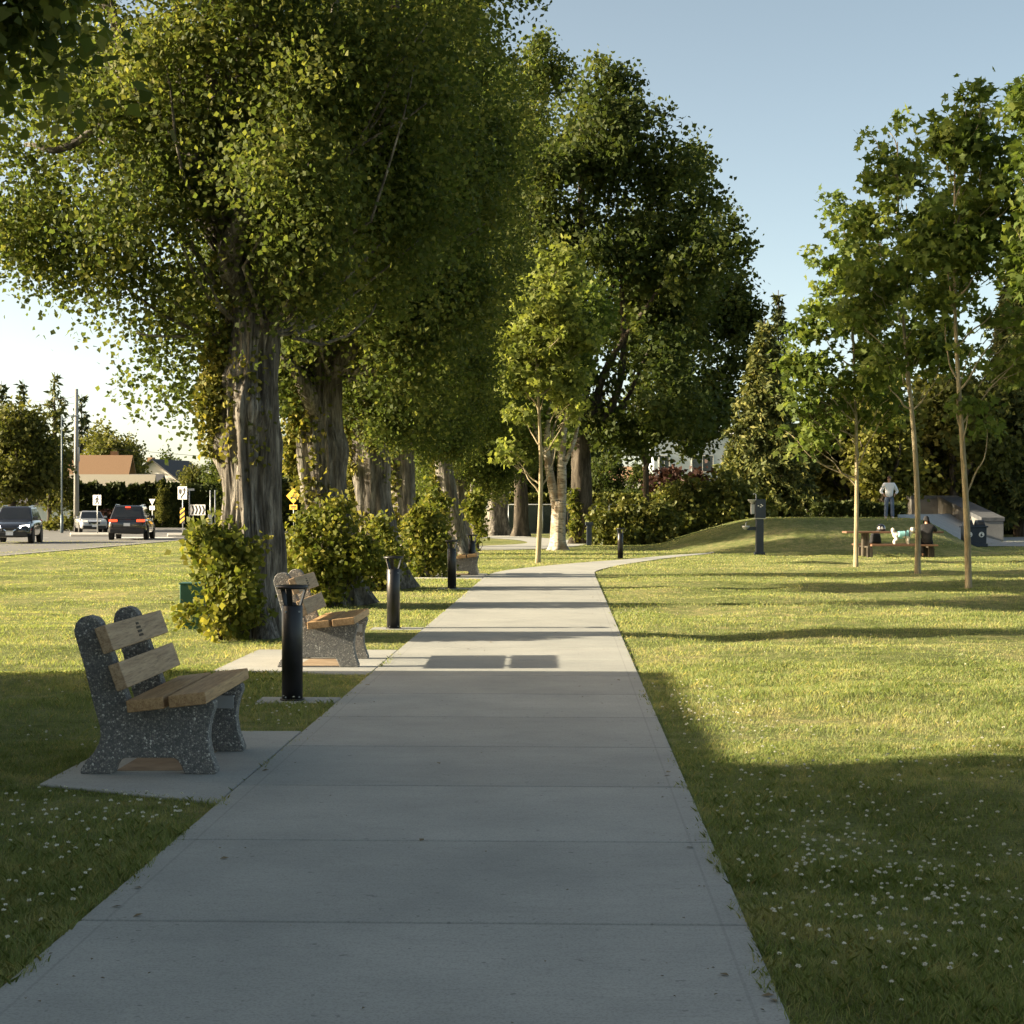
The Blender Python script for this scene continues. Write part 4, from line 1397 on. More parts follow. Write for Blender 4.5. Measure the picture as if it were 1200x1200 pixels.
def make_car(name, label, paint, L=4.65, W=1.88, H=1.70, suv=True, lights_on=False, rails=False, tail=False, cat='car', group=None):
    """front towards -y"""
    t = thing(name, label, cat, group=group)
    hw = W / 2; f, r = -L / 2, L / 2
    zh = 1.02 if suv else .86            # bonnet
    zb = 1.10 if suv else .95            # belt line
    gb = .26 if suv else .2
    rear_z = 1.08 if suv else 1.0
    st = [(f, hw * .80, gb + .12, .62, .70, hw * .70), (f + .10, hw * .93, gb + .02, .72, zh - .16, hw * .78), (f + .45, hw * .985, gb, .82, zh - .06, hw * .82), (f + 1.15, hw, gb, .92, zh + .03, hw * .86),
          (f + 1.5, hw, gb, .95, zb, hw * .88), (0.2, hw, gb, .95, zb, hw * .9), (r - .9, hw, gb, .97, zb, hw * .9), (r - .35, hw * .985, gb + .03, .98, rear_z, hw * .87), (r - .06, hw * .93, gb + .10, .93, rear_z - .06, hw * .82), (r, hw * .86, gb + .2, .85, .95, hw * .75)]
    mb = MB(); body_loft(st, mb)
    mb.build('body', paint, t, sub=1)
    # cabin
    wy0, wy1 = f + 1.32, f + 2.05         # windscreen base / head
    ry0, ry1 = (r - .10, r - .62) if suv else (r - .55, r - 1.45)
    bw, tw = hw * .90, hw * .70
    B = [(-bw, wy0, zb - .06), (bw, wy0, zb - .06), (bw, ry0, zb - .06), (-bw, ry0, zb - .06)]
    T = [(-tw, wy1, H - .05), (tw, wy1, H - .05), (tw, ry1, H - .04), (-tw, ry1, H - .04)]
    mb = MB(); mb.hexa(B, T)
    mb.build('cabin', paint, t, bevel=.06, bseg=3)
    mb = MB(); mb.hexa([(-tw * .9, wy1 + .1, H - .06), (tw * .9, wy1 + .1, H - .06), (tw * .9, ry1 - .08, H - .06), (-tw * .9, ry1 - .08, H - .06)],
                       [(-tw * .8, wy1 + .25, H), (tw * .8, wy1 + .25, H), (tw * .8, ry1 - .2, H - .005), (-tw * .8, ry1 - .2, H - .005)])
    mb.build('roof', paint, t, bevel=.02)
    g = M['glass_dark']
    mb = MB(); slab(mb, quad_on(B[0], B[1], T[1], T[0], .05, .95, .12, .93, .008)); mb.build('windscreen', g, t)
    mb = MB(); slab(mb, quad_on(B[2], B[3], T[3], T[2], .07, .93, .14, .9, .008)); mb.build('rear_window', g, t)
    for (u0, u1) in ((.10, .44), (.47, .74), (.77, .93)):
        mb = MB(); slab(mb, quad_on(B[1], B[2], T[2], T[1], u0, u1, .16, .88, .008)); mb.build('side_window', g, t)
        mb = MB(); slab(mb, quad_on(B[3], B[0], T[0], T[3], 1 - u1, 1 - u0, .16, .88, .008)); mb.build('side_window', g, t)
    # wheels
    wr = .36 if suv else .325
    for sx in (-1, 1):
        for wy in (f + .88, r - .92):
            wmb = MB(); c = (sx * (hw - .115), wy, wr)
            wmb.lathe([(wr * .62, -.11), (wr * .95, -.11), (wr, -.07), (wr, .07), (wr * .95, .11), (wr * .62, .11)], 28, c, True, 'X')
            wh = wmb.build('wheel', M['rubber'], t)
            rm = MB(); rm.lathe([(wr * .64, -.02), (wr * .64, sx * .095), (wr * .56, sx * .1), (wr * .5, sx * .06), (wr * .18, sx * .07), (.0, sx * .085)] if sx > 0 else [(0, -.085), (wr * .18, -.07), (wr * .5, -.06), (wr * .56, -.1), (wr * .64, -.095), (wr * .64, .02)], 24, c, True, 'X')
            for k in range(5):
                a = k * 2 * PI / 5
                rm.box((c[0] + sx * .088, c[1] + math.cos(a) * wr * .34, c[2] + math.sin(a) * wr * .34), (.02, .06, wr * .5), Matrix.Rotation(PI / 2 - a, 3, 'X') if False else Matrix.Rotation(a + PI / 2, 3, 'X'))
            rm.build('rim', M['alloy'], wh)
            am = MB(); am.lathe([(wr * 1.0, -.02), (wr * 1.14, -.02), (wr * 1.14, .02), (wr * 1.0, .02)], 28, (sx * (hw - .012), wy, wr + .02), True, 'X')
            am.build('wheel_arch', M['plastic'], t)
    mb = MB(); mb.box((0, f + .02, gb + .16), (W * .82, .16, .20)); mb.build('front_bumper', M['plastic'], t, bevel=.03)
    mb = MB(); mb.box((0, r - .03, gb + .20), (W * .88, .14, .24)); mb.build('rear_bumper', M['plastic'], t, bevel=.03)
    for s_ in (-1, 1):
        mb = MB(); mb.hexa([(s_ * hw * .45, f - .0, .70), (s_ * hw * .88, f + .16, .70), (s_ * hw * .9, f + .34, .70), (s_ * hw * .45, f + .2, .70)] if s_ > 0 else [(s_ * hw * .88, f + .16, .70), (s_ * hw * .45, f, .70), (s_ * hw * .45, f + .2, .70), (s_ * hw * .9, f + .34, .70)],
                           [(s_ * hw * .45, f + .06, .82), (s_ * hw * .86, f + .2, .86), (s_ * hw * .88, f + .36, .86), (s_ * hw * .45, f + .24, .82)] if s_ > 0 else [(s_ * hw * .86, f + .2, .86), (s_ * hw * .45, f + .06, .82), (s_ * hw * .45, f + .24, .82), (s_ * hw * .88, f + .36, .86)])
        mb.build('headlight', M['head_on'] if lights_on else M['lamp_lens'], t, bevel=.015)
        mb = MB(); mb.box((s_ * hw * .70, r - .03, .98 if suv else .82), (hw * .42, .12, .12)); mb.build('tail_light', M['tail_on'] if tail else M['tail_off'], t, bevel=.02)
        mb = MB(); mb.box((s_ * (hw * .93 + .06), f + 1.62, zb + .06), (.20, .10, .14)); mb.build('mirror', paint, t, bevel=.03)
    mb = MB(); mb.box((0, f + .015, .64), (W * .40, .06, .16)); mb.build('grille', M['plastic'], t, bevel=.02)
    mb = MB()
    for s_ in (-1, 1):
        mb.hexa([(s_ * .16 - .03, f - .025, .58), (s_ * .16 + .03, f - .025, .58), (s_ * .16 + .03, f + .05, .58), (s_ * .16 - .03, f + .05, .58)], [(s_ * .42 - .03, f + .0, .76), (s_ * .42 + .03, f + .0, .76), (s_ * .42 + .03, f + .08, .76), (s_ * .42 - .03, f + .08, .76)])
    mb.box((0, f - .02, .57), (.36, .03, .03))
    mb.build('grille_trim', M['chrome'], t)
    for yy in (f - .075, r + .045):
        mb = MB(); mb.box((0, yy, .46 if yy < 0 else (.78 if suv else .66)), (.32, .015, .15)); mb.build('number_plate', M['plate'], t)
    if tail:
        mb = MB(); mb.box((0, ry1 + .14, H - .10), (.26, .05, .05)); mb.build('brake_light', M['tail_on'], t, bevel=.01)
    if rails:
        for s_ in (-1, 1):
            mb = MB(); mb.tube([(s_ * tw * .95, wy1 + .2, H - .03), (s_ * tw * .95, wy1 + .35, H + .03), (s_ * tw * .95, ry1 - .3, H + .03), (s_ * tw * .95, ry1 - .12, H - .03)], .016, 8)
            mb.build('roof_rail', M['chrome'], t)
    return t


M['tail_off'] = m_plain('red_lamp_lens', (.35, .02, .02), .2)
CG = 'cars on the road'
c = make_car('car', 'dark blue sport utility vehicle driving towards the camera, at the left edge', M['car_navy'], lights_on=True, rails=True, group=CG)
x, y = at(20, 79.5); c.location = (x, y, .02); c.rotation_euler = (0, 0, R(10))
c = make_car('car', 'black sport utility vehicle seen from behind with red tail lights', M['car_black'], H=1.76, W=1.95, L=4.8, tail=True, rails=True, group=CG)
x, y = at(155, 88.5); c.location = (x, y, .02); c.rotation_euler = (0, 0, PI + R(8))
c = make_car('car', 'silver sedan waiting behind the pedestrian crossing sign', M['car_silver'], L=4.5, W=1.8, H=1.43, suv=False, group=CG)
x, y = at(106, 113); c.location = (x, y, .02); c.rotation_euler = (0, 0, R(22))
c = make_car('car', 'blue car parked beyond the sloping wall of the skate ramp', M['car_blue'], L=4.5, W=1.8, H=1.43, suv=False, group=CG)
x, y = at(1150, 150); c.location = (x, y, .0); c.rotation_euler = (0, 0, R(70))


# ------------------------------------------------------------------ signs
def face_sign(name, label, px, z, base_h, parts, cat='sign', post=.03, rz=-.35, posts=(0,), top=None, group=None):
    x, y = at(px, z)
    t = thing(name, label, cat, (x, y, base_h), YAW + rz, group)
    mb = MB()
    for p in posts:
        mb.tube([(p, .02, -.02), (p, .02, top)], post, 10)
    mb.build('post', M['steel'], t)
    for (nm, polys, mat, depth) in parts:
        mb = MB()
        for poly in polys:
            mb.prism(poly, -.012 - depth, .0 - depth, 'XZ')
        mb.build(nm, mat, t)
    return t


def sq(cx, cz, w, h): return [(cx - w / 2, cz - h / 2), (cx + w / 2, cz - h / 2), (cx + w / 2, cz + h / 2), (cx - w / 2, cz + h / 2)]
def ngon(cx, cz, r, n, a0=0): return [(cx + r * math.cos(a0 + 2 * PI * k / n), cz + r * math.sin(a0 + 2 * PI * k / n)) for k in range(n)]
def bar(x0, z0, x1, z1, w):
    d = Vector((x1 - x0, z1 - z0)).normalized(); n = Vector((-d.y, d.x)) * w / 2
    return [(x0 - n.x, z0 - n.y), (x1 - n.x, z1 - n.y), (x1 + n.x, z1 + n.y), (x0 + n.x, z0 + n.y)]


s1 = 100 / F_PX
zc = 1.95
walker = [ngon(.02, zc + .20, .045, 12), [(-.05, zc - .02), (.05, zc - .02), (.06, zc + .14), (-.04, zc + .14)], bar(.0, zc, -.10, zc - .24, .055), bar(.01, zc, .06, zc - .12, .06), bar(.06, zc - .11, .13, zc - .24, .05),
          bar(-.03, zc + .13, -.12, zc + .0, .04), bar(.04, zc + .13, .12, zc + .02, .04)]
face_sign('pedestrian_sign', 'white square sign with a black walking figure, before the silver sedan', 114, 100, .15, [('sign_panel', [sq(0, zc, .56, .60)], M['white_paint'], 0.02), ('walker_symbol', walker, M['black_sign'], .033)], top=2.2)
zc = 2.1
face_sign('yield_sign', 'triangular yield sign over a small white plate, right of the black vehicle', 178.5, 112, .02,
          [('sign_panel', [[(0, zc - .32), (.23, zc + .10), (-.23, zc + .10)], sq(0, zc - .48, .40, .28)], M['white_paint'], .02), ('inner_symbol', [[(0, zc - .12), (.09, zc + .03), (-.09, zc + .03)]], M['steel'], .033)], top=2.2)
zc = 2.35
arrow = [bar(-.08, zc - .32, -.08, zc - .22, .06), bar(-.08, zc - .24, .13, zc + .0, .07), bar(.13, zc - .02, .13, zc + .18, .06), [(.03, zc + .14), (.23, zc + .14), (.13, zc + .30)]]
shield = [[(-.22, zc + .0), (-.14, zc - .10), (-.06, zc + .0), (-.06, zc + .22), (-.22, zc + .22)]]
hz0 = 1.02
stripes = [[(-.15, hz0 + a), (.15, hz0 + a + .22), (.15, hz0 + a + .36), (-.15, hz0 + a + .14)] for a in (-.42, -.14, .14)]
face_sign('keep_right_sign', 'white keep right sign above a black and yellow striped hazard board', 214, 98, .15,
          [('sign_panel', [sq(0, zc, .60, .74)], M['white_paint'], .02), ('arrow_symbol', arrow + shield, M['black_sign'], .033), ('hazard_board', [sq(0, hz0 + .03, .30, .92)], M['black_sign'], .02), ('hazard_stripe', stripes, M['yellow_sign'], .033)], top=2.6)
zc = 1.35
chev = []
for k in range(4):
    x0 = -.52 + k * .28
    chev += [[(x0, zc - .32), (x0 + .13, zc - .32), (x0 + .26, zc), (x0 + .13, zc)], [(x0 + .13, zc), (x0 + .26, zc), (x0 + .13, zc + .32), (x0, zc + .32)]]
face_sign('chevron_sign', 'white board with four black chevrons on two posts', 232, 120, .15, [('sign_panel', [sq(0, zc, 1.2, .74)], M['white_paint'], .02), ('chevron', chev, M['black_sign'], .033)], posts=(-.4, .4), top=1.7)
zc = 2.35
dia = [(0, zc - .48), (.48, zc), (0, zc + .48), (-.48, zc)]
sym = [bar(-.18, zc - .08, .2, zc - .08, .07), bar(-.05, zc - .08, .05, zc + .12, .07), ngon(.07, zc + .2, .06, 10), ngon(-.14, zc - .14, .07, 10), ngon(.15, zc - .14, .07, 10)]
face_sign('warning_sign', 'yellow diamond warning sign with a smaller plate, between the first two poplars', 344, 104, .02, [('sign_panel', [dia], M['yellow_sign'], .02), ('plate', [sq(0, zc - .68, .52, .30)], M['yellow_sign'], .02), ('rider_symbol', sym, M['black_sign'], .033), ('plate_text', [bar(-.18, zc - .64, .18, zc - .64, .05), bar(-.14, zc - .73, .14, zc - .73, .05)], M['black_sign'], .033)], top=2.4)
x, y = at(222, 125)
t = thing('street_name_sign', 'slim grey street name post with a flat blade on top, by the chevrons', 'sign', (x, y, .15))
mb = MB(); mb.tube([(0, 0, 0), (0, 0, 2.75)], .04, 10); mb.build('post', M['steel'], t)
mb = MB(); mb.box((.05, 0, 2.83), (.62, .03, .16)); mb.build('name_blade', M['steel'], t)
for px, lab in ((246.5, 'grey post with a box at its foot, right of the chevrons'), (252, 'thin dark lamp post next to the boxed grey post')):
    x, y = at(px, 122)
    t = thing('street_post', lab, 'post', (x, y, .15))
    mb = MB(); mb.tube([(0, 0, 0), (0, 0, 2.75)], .045, 10); mb.build('pole', M['steel'], t)
    if px < 250:
        mb = MB(); mb.box((0, -.02, .55), (.26, .26, 1.1)); mb.build('box', M['steel'], t, bevel=.02)

# utility pole, street lamp, overhead wires
x, y = at(89.5, 120)
t = thing('utility_pole', 'tall weathered grey utility pole in front of the brown roofed house', 'pole', (x, y, 0))
mb = MB(); mb.tube([(0, 0, 0), (0, 0, 10.0)], [.20, .13], 14); mb.build('pole', M['pole_grey'], t)
mb = MB(); mb.tube([(0, 0, 9.5), (-1.2, 1, 9.35), (-12, 9, 9.1)], .012, 5); mb.tube([(0, 0, 9.0), (-12, 8, 8.7)], .012, 5); mb.tube([(.1, 0, 6.0), (9, 12, 5.4), (20, 26, 5.6)], .015, 5)
mb.build('cable', M['plastic'], t)
mb = MB(); mb.box((.17, -.05, 5.4), (.14, .2, 1.0)); mb.build('conduit', M['steel'], t, bevel=.02)
M['lamp_paint'] = m_plain('blue_grey_paint', (.12, .16, .19), .5)
x, y = at(72.5, 110)
t = thing('street_lamp', 'blue grey street lamp with a curved arm beside the utility pole', 'street lamp', (x, y, 0))
mb = MB(); mb.tube([(0, 0, 0), (0, 0, 1.2)], .10, 12); mb.tube([(0, 0, 1.2), (0, 0, 7.6)], [.06, .045], 12); mb.build('pole', M['lamp_paint'], t)
mb = MB(); mb.tube([(0, 0, 7.1), (.12, 0, 7.35), (.4, 0, 7.55), (.75, 0, 7.58)], .028, 8); mb.build('arm', M['lamp_paint'], t)
mb = MB(); mb.box((.92, 0, 7.56), (.45, .18, .1)); mb.build('lamp_head', M['lamp_paint'], t, bevel=.03)

# green utility box behind the first shrub
x, y = at(229, 23.0)
t = thing('utility_box', 'dark green metal utility box behind the golden shoots of the nearest poplar', 'utility box', (x, y, 0), R(4))
mb = MB(); mb.box((0, 0, .36), (.37, .36, .52)); mb.build('cabinet', M['green_box'], t, bevel=.012)
mb = MB(); mb.box((0, 0, .05), (.33, .32, .12)); mb.build('plinth', M['green_box'], t, bevel=.006)
mb = MB(); mb.box((0, 0, .632), (.39, .38, .022)); mb.build('lid', M['green_box'], t, bevel=.006)

# ------------------------------------------------------------------ houses
def gable_house(name, label, px, z, W, Dp, wall_h, roof_h, wall, roof, rz=0.0, over=.5, windows=(), ridge='X', cat='house', chimney=None, base=0.0):
    x, y = at(px, z)
    t = thing(name, label, cat, (x, y, base), rz)
    mb = MB(); mb.box((0, Dp / 2, wall_h / 2), (W, Dp, wall_h))
    if ridge == 'Y':
        mb.prism([(-W / 2, wall_h), (W / 2, wall_h), (0, wall_h + roof_h)], 0.0, Dp, 'XZ')
    else:
        mb.prism([(0, wall_h), (Dp, wall_h), (Dp / 2, wall_h + roof_h)], -W / 2, W / 2, 'YZ')
    mb.build('wall', wall, t)
    th = .18
    mb = MB()
    if ridge == 'X':
        sl = roof_h / (Dp / 2)
        for s_ in (0, 1):
            y0, y1 = (-over, Dp / 2) if s_ == 0 else (Dp + over, Dp / 2)
            z0, z1 = wall_h - over * sl + .05, wall_h + roof_h + .05
            w2 = W / 2 + over
            a = [(-w2, y0, z0), (w2, y0, z0), (w2, y1, z1), (-w2, y1, z1)]
            mb.hexa(a if s_ == 0 else a[::-1], [(p[0], p[1], p[2] + th) for p in (a if s_ == 0 else a[::-1])])
    else:
        sl = roof_h / (W / 2)
        for s_ in (-1, 1):
            x0 = s_ * (W / 2 + over)
            z0, z1 = wall_h - over * sl + .05, wall_h + roof_h + .05
            a = [(x0, -over, z0), (0, -over, z1), (0, Dp + over, z1), (x0, Dp + over, z0)]
            mb.hexa(a, [(p[0], p[1], p[2] + th) for p in a])
    rf = mb.build('roof', roof, t)
    if chimney:
        mb = MB(); mb.box((chimney[0], chimney[1], wall_h + roof_h * .8 + .3), (.7, .7, 1.6)); mb.build('chimney', M['roof_brown'], rf)
    if ridge == 'X':
        mb = MB(); mb.box((0, -over - .03, wall_h - over * sl + .12), (W + 2 * over, .06, .2)); mb.build('fascia', M['trim_dark'], t)
    for (cx, cz, ww, wh) in windows:
        mb = MB()
        mb.box((cx, -.03, cz + wh / 2 + .04), (ww + .16, .08, .08)); mb.box((cx, -.03, cz - wh / 2 - .04), (ww + .16, .08, .08))
        mb.box((cx - ww / 2 - .04, -.03, cz), (.08, .08, wh)); mb.box((cx + ww / 2 + .04, -.03, cz), (.08, .08, wh)); mb.box((cx, -.028, cz), (.05, .06, wh))
        fr = mb.build('window', M['siding_white'], t)
        mb = MB(); mb.box((cx, -.012, cz), (ww, .04, wh)); mb.build('pane', M['window'], fr)
    return t


gable_house('house', 'cream house with a big brown shingle roof behind the utility pole', 85, 160, 8.8, 9, 4.2, 2.3, M['render_cream'], M['roof_brown'], YAW + .12, .7, [(2.9, 3.1, 1.1, 1.1), (1.0, 3.0, 1.4, 1.0)], chimney=(3.2, 6))
gable_house('garage_wing', 'low wing with pale shake roof in front of the cream house', 128, 150, 6.6, 5, 2.5, 1.9, M['render_cream'], M['roof_shake'], YAW + .12, .5, [(-1.5, 1.4, 1.2, 1.0)], cat='house wing')
gable_house('house', 'cream upper storey with two windows and a dark hip roof beside the brown roof', 168, 158, 2.2, 6, 3.7, .9, M['siding_white'], M['roof_grey'], YAW + .1, .5, [(-.6, 2.8, .55, .9), (.6, 2.8, .55, .9)])
gable_house('house', 'white gabled house with a steep dark roof farther back', 180, 195, 8.5, 8, 4.0, 3.0, M['siding_white'], M['roof_grey'], YAW - .3, .5, [(0, 3.2, 1.0, 1.2)], ridge='Y', chimney=(-2, 3))
gable_house('house', 'grey roofed bungalow farthest away among the roofs on the left', 212, 215, 9, 8, 3.4, 2.3, M['siding_white'], M['roof_grey'], YAW, .6, [(0, 2, 1.2, 1.2)])
gable_house('bungalow', 'pale blue bungalow low behind the dark blue vehicle', 40, 150, 8.5, 8, 2.0, 1.1, M['siding_blue'], M['roof_grey'], YAW, .5, [(-1.6, 1.1, 1.4, .9)])
gable_house('house', 'pale blue house with white windows seen under the dark maple', 816, 165, 8.2, 9, 8.6, .5, M['siding_blue'], M['siding_white'], YAW, .3, [(-3.1, 5.9, .9, 1.5), (.6, 5.9, 2.0, 1.5), (3.0, 5.9, 1.0, 1.5), (-1.3, 7.6, .8, .8)])
gable_house('house', 'small white building with a red brown roof glimpsed beside the blue house', 742, 170, 8, 7, 4.2, 1.4, M['siding_white'], M['roof_brown'], YAW, .5, [(1.8, 3.6, .8, .9)])
gable_house('kiosk', 'orange roofed kiosk at the right edge behind the skate ramp', 1196, 112, 4.6, 4, 2.3, .9, M['board_dark'], M['orange_wall'], YAW, .5, [(-.9, 1.3, .8, 1.0)], cat='kiosk')

# unseen low building, added and shaped to throw the straight shade across the path
t = thing('shade_building', 'flat roofed building beside the path, outside the left of the frame', 'building', (-10.4, 0, 0))
mb = MB(); mb.box((0, 3.75, 1.5), (4.4, 25.3, 3.0)); mb.build('wall', M['render_cream'], t)
mb = MB(); mb.box((0, 3.75, 3.06), (4.8, 25.5, .16)); mb.build('roof', M['trim_dark'], t, bevel=.02)
mb = MB(); mb.box((0, .5, 4.2), (4.36, 19.2, 2.1)); mb.build('upper_wall', M['render_cream'], t)  # upper block added to make the shade on the right lawn denser
mb = MB(); mb.box((0, .5, 5.33), (4.8, 19.4, .16)); mb.build('upper_roof', M['trim_dark'], t, bevel=.02)
mb = MB(); mb.box((2.2, 8, 1.05), (.08, 1.0, 2.1)); dr = mb.build('door', M['green_box'], t)
mb = MB(); mb.box((2.2, 3, 1.9), (.06, 1.6, .6)); mb.build('window', M['window'], t)


# ------------------------------------------------------------------ fence, hedges and background trees
def box_leaves(name, x0, x1, y0, y1, z0, z1, n, size, mat, parent, seed, wob=.25, tip=0.0, tmpl=KITE, freq=.9):
    rng = np.random.default_rng(seed)
    x = x0 + (x1 - x0) * rng.random(n); y = y0 + (y1 - y0) * rng.random(n)
    zt = z1 * (1 - wob + wob * 2 * vnoise(np.stack([x * freq, y * freq, x * 0], -1), seed)) + tip * np.abs(np.sin(x * 2.6 + np.sin(x)))
    u = rng.random(n)
    z = z0 + (zt - z0) * u
    face = rng.random(n)
    top = face < .3
    z = np.where(top, zt - .12 * rng.random(n), z)
    front = (face > .3) & (face < .75)
    bul = .35 * vnoise(np.stack([x * 1.3, z * 1.3, x * 0], -1), seed + 3)
    y = np.where(front, y0 + bul + .15 * rng.random(n), y)
    C = np.stack([x, y, z], -1)
    O = np.zeros_like(C); O[:, 1] = np.where(front, -1, 0); O[:, 2] = np.where(top, 1, 0)
    k = .6 * rng.random(n) + .4 * vnoise(C * 1.2, seed + 7)
    me = leaves(name, C, size * (.6 + .8 * rng.random(n)), tmpl, rng, .2, .1, O, .6, k)
    return mobj(name, me, M[mat], parent)


def hedge(label, px0, px1, z, h, depth, n, size, mat, seed, name='hedge', tip=0.0, wob=.12, py0=None):
    a, b = at(px0, z), at(px1, z)
    t = thing(name, label, 'hedge', (a[0], a[1], gz1(*a)), YAW)
    L = math.hypot(b[0] - a[0], b[1] - a[1])
    box_leaves('foliage', 0, L, 0, depth, 0, h, n, size, mat, t, seed, wob, tip)
    specs = [dict(pts=[(L * (k + .5) / 6, depth / 2, -.05, .08), (L * (k + .5) / 6, depth / 2, h * .6, .04)], seg=7, rings=4, amp=0, seed=1) for k in range(6)]
    trunk_obj('stem', specs, M['dark_bark'], t)
    return t


hedge('tall dark cedar hedge with pointed tops behind the signs', 84, 246, 128, 2.7, 1.4, 9000, .42, 'cedar_leaf', 201, tip=.5, name='cedar_hedge')
hedge('dark hedge glimpsed between the first poplar trunks', 318, 470, 118, 3.2, 1.6, 8000, .4, 'cedar_leaf', 202, tip=.2)
hedge('low clipped hedge with a sunlit top behind the wire fence', 596, 800, 116, 2.4, 1.3, 9000, .3, 'laurel', 203, wob=.04)
hedge('low dark hedge on the mound behind the standing person', 955, 1062, 84, 1.15, 1.6, 5000, .2, 'cedar_leaf', 204)
hedge('dark hedge behind the wall of the skate ramp', 1060, 1215, 104, 2.2, 1.6, 6000, .3, 'cedar_leaf', 205)
hedge('small bright clipped hedge at the far pavement left of the first poplar', 236, 262, 130, 1.2, 1.0, 1500, .25, 'sucker_leaf', 206)
LG = 'rounded evergreen shrubs along the foot of the mound'
def lobes_from(px, z, L): return [((a - px) * z / F_PX, 0.0, CAM_H + (595 - b) * z / F_PX - gz1(*at(px, z)), rx * z / F_PX, rx * z / F_PX * .8, rz * z / F_PX) for a, b, rx, rz in L]
shrub('low rounded evergreen shrub mass right behind the lone bollard', 735, 76, lobes_from(735, 76, [(712, 612, 26, 24), (745, 610, 30, 26), (770, 612, 26, 24), (730, 625, 40, 14)]), 330, 22, .2, .19, 'laurel', 211, LG, 'evergreen_shrub', gap=.12, rag=0)
shrub('larger rounded evergreen shrub mass climbing the mound towards the fountain', 825, 79, lobes_from(825, 79, [(785, 598, 32, 30), (815, 590, 34, 30), (850, 590, 36, 30), (875, 600, 24, 24), (800, 612, 44, 20), (840, 608, 44, 18)]), 480, 24, .22, .2, 'laurel', 212, LG, 'evergreen_shrub', gap=.12, rag=0)
shrub('dull red leaved shrub in front of the blue house', 815, 118, lobes_from(815, 118, [(800, 565, 26, 14), (830, 566, 26, 14), (780, 570, 26, 14), (815, 580, 50, 14)]), 240, 20, .3, .3, 'red_leaf', 213, None, 'purple_shrub', gap=.25)
shrub('dry flowering shrub beside the silver sedan', 128, 122, lobes_from(128, 122, [(124, 606, 8, 10), (132, 610, 9, 10), (140, 612, 8, 8)]), 40, 14, .2, .22, 'red_leaf', 214, None, 'garden_shrub', gap=.2)
shrub('low flower border at the far kerb behind the dark blue vehicle', 70, 120, lobes_from(70, 120, [(58, 612, 8, 7), (68, 614, 9, 6), (80, 612, 8, 7)]), 40, 14, .2, .22, 'ivy_leaf', 215, None, 'garden_shrub', gap=.2)
shrub('thin ivy skirt on the left side of the dark maple trunk', 672, 77.5, [(0, 0, 1.2, .22, .2, 1.2)], 40, 16, .14, .16, 'sucker_leaf', 216, None, 'ivy_skirt', gap=.2)

# wire fence in the background
fa, fb = at(596, 108), at(790, 112)
t = thing('wire_fence', 'grey chain link fence in the shade behind the birch', 'fence', (fa[0], fa[1], 0), math.atan2(fb[1] - fa[1], fb[0] - fa[0]))
FL = math.hypot(fb[0] - fa[0], fb[1] - fa[1])
mb = MB(); mb.tube([(0, 0, 1.85), (FL, 0, 1.85)], .03, 8); mb.build('top_rail', M['steel'], t)
for k in range(6):
    mb = MB(); mb.tube([(FL * k / 5, 0, -.05), (FL * k / 5, 0, 1.88)], .035, 8); mb.build('fence_post', M['steel'], t)
mb = MB()
kk = np.arange(0, FL, .22)
for q in kk:
    mb.tube([(q, 0, 0.02), (min(FL, q + 1.8), 0, 1.83)], .006, 3, False); mb.tube([(q, 0, 1.83), (min(FL, q + 1.8), 0, .02)], .006, 3, False)
mb.build('wire_mesh', M['board_dark'], t)
mb = MB(); mb.box((FL * .38, .6, .9), (FL * .75, .05, 1.75)); tag(mb.build('hoarding', M['board_dark']), 'dark green windbreak screen standing behind the wire fence', 'screen')
ho = D.objects['hoarding']; ho.location = (fa[0], fa[1], 0); ho.rotation_euler = t.rotation_euler

# ---- background trees (three crown variants, copied and scaled, each its own label)
def variant(seed, lobes, mat, n_cl, per, size, r=.25):
    t = thing('broadleaf_tree', 'x', 'tree')
    crown_obj('crown', lobes, n_cl, per, .42, size, KITE, M[mat], t, seed, .3, .4, .25, .6, .36, .6)
    trunk_obj('trunk', [dict(pts=[(0, 0, -.05, r * 1.2), (0, 0, 2, r), (.1, 0, 5, r * .7), (0, 0, 9, .05)], seg=12, rings=16, amp=.02, seed=seed, flare=.3), limb((0, 0, 2.4), (1.8, 0, 5.5), r * .6, .05, 1), limb((0, 0, 2.4), (-1.8, .3, 5.2), r * .6, .05, 2), limb((0, 0, 2.8), (.2, -1.5, 6), r * .5, .05, 3)], M['dark_bark'], t)
    return t


VA = variant(301, [(0, 0, 5.2, 3.0, 2.8, 2.6), (-1.5, 0, 4.4, 1.9, 2, 1.7), (1.6, .2, 4.6, 1.9, 2, 1.8), (.3, 0, 7.3, 1.9, 1.9, 1.6), (0, -1, 3.2, 2.4, 1.5, 1.1)], 'far_leaf', 330, 30, .30)
VB = variant(302, [(-.4, 0, 6.0, 2.3, 2.2, 2.4), (.9, 0, 4.4, 2.2, 2.2, 1.8), (-1.2, 0, 3.6, 1.8, 1.8, 1.5), (.2, 0, 8.2, 1.4, 1.4, 1.6), (.4, -1, 2.7, 2.2, 1.6, 1.0)], 'dark_leaf', 330, 30, .30)
VC = variant(303, [(0, 0, 6.3, 1.7, 1.7, 2.6), (.5, 0, 4.0, 1.6, 1.6, 1.6), (-.6, 0, 4.4, 1.5, 1.5, 1.6), (.1, 0, 9, 1.0, 1.0, 1.6)], 'gold_leaf', 260, 28, .30)
TG = 'broadleaf trees in the background'
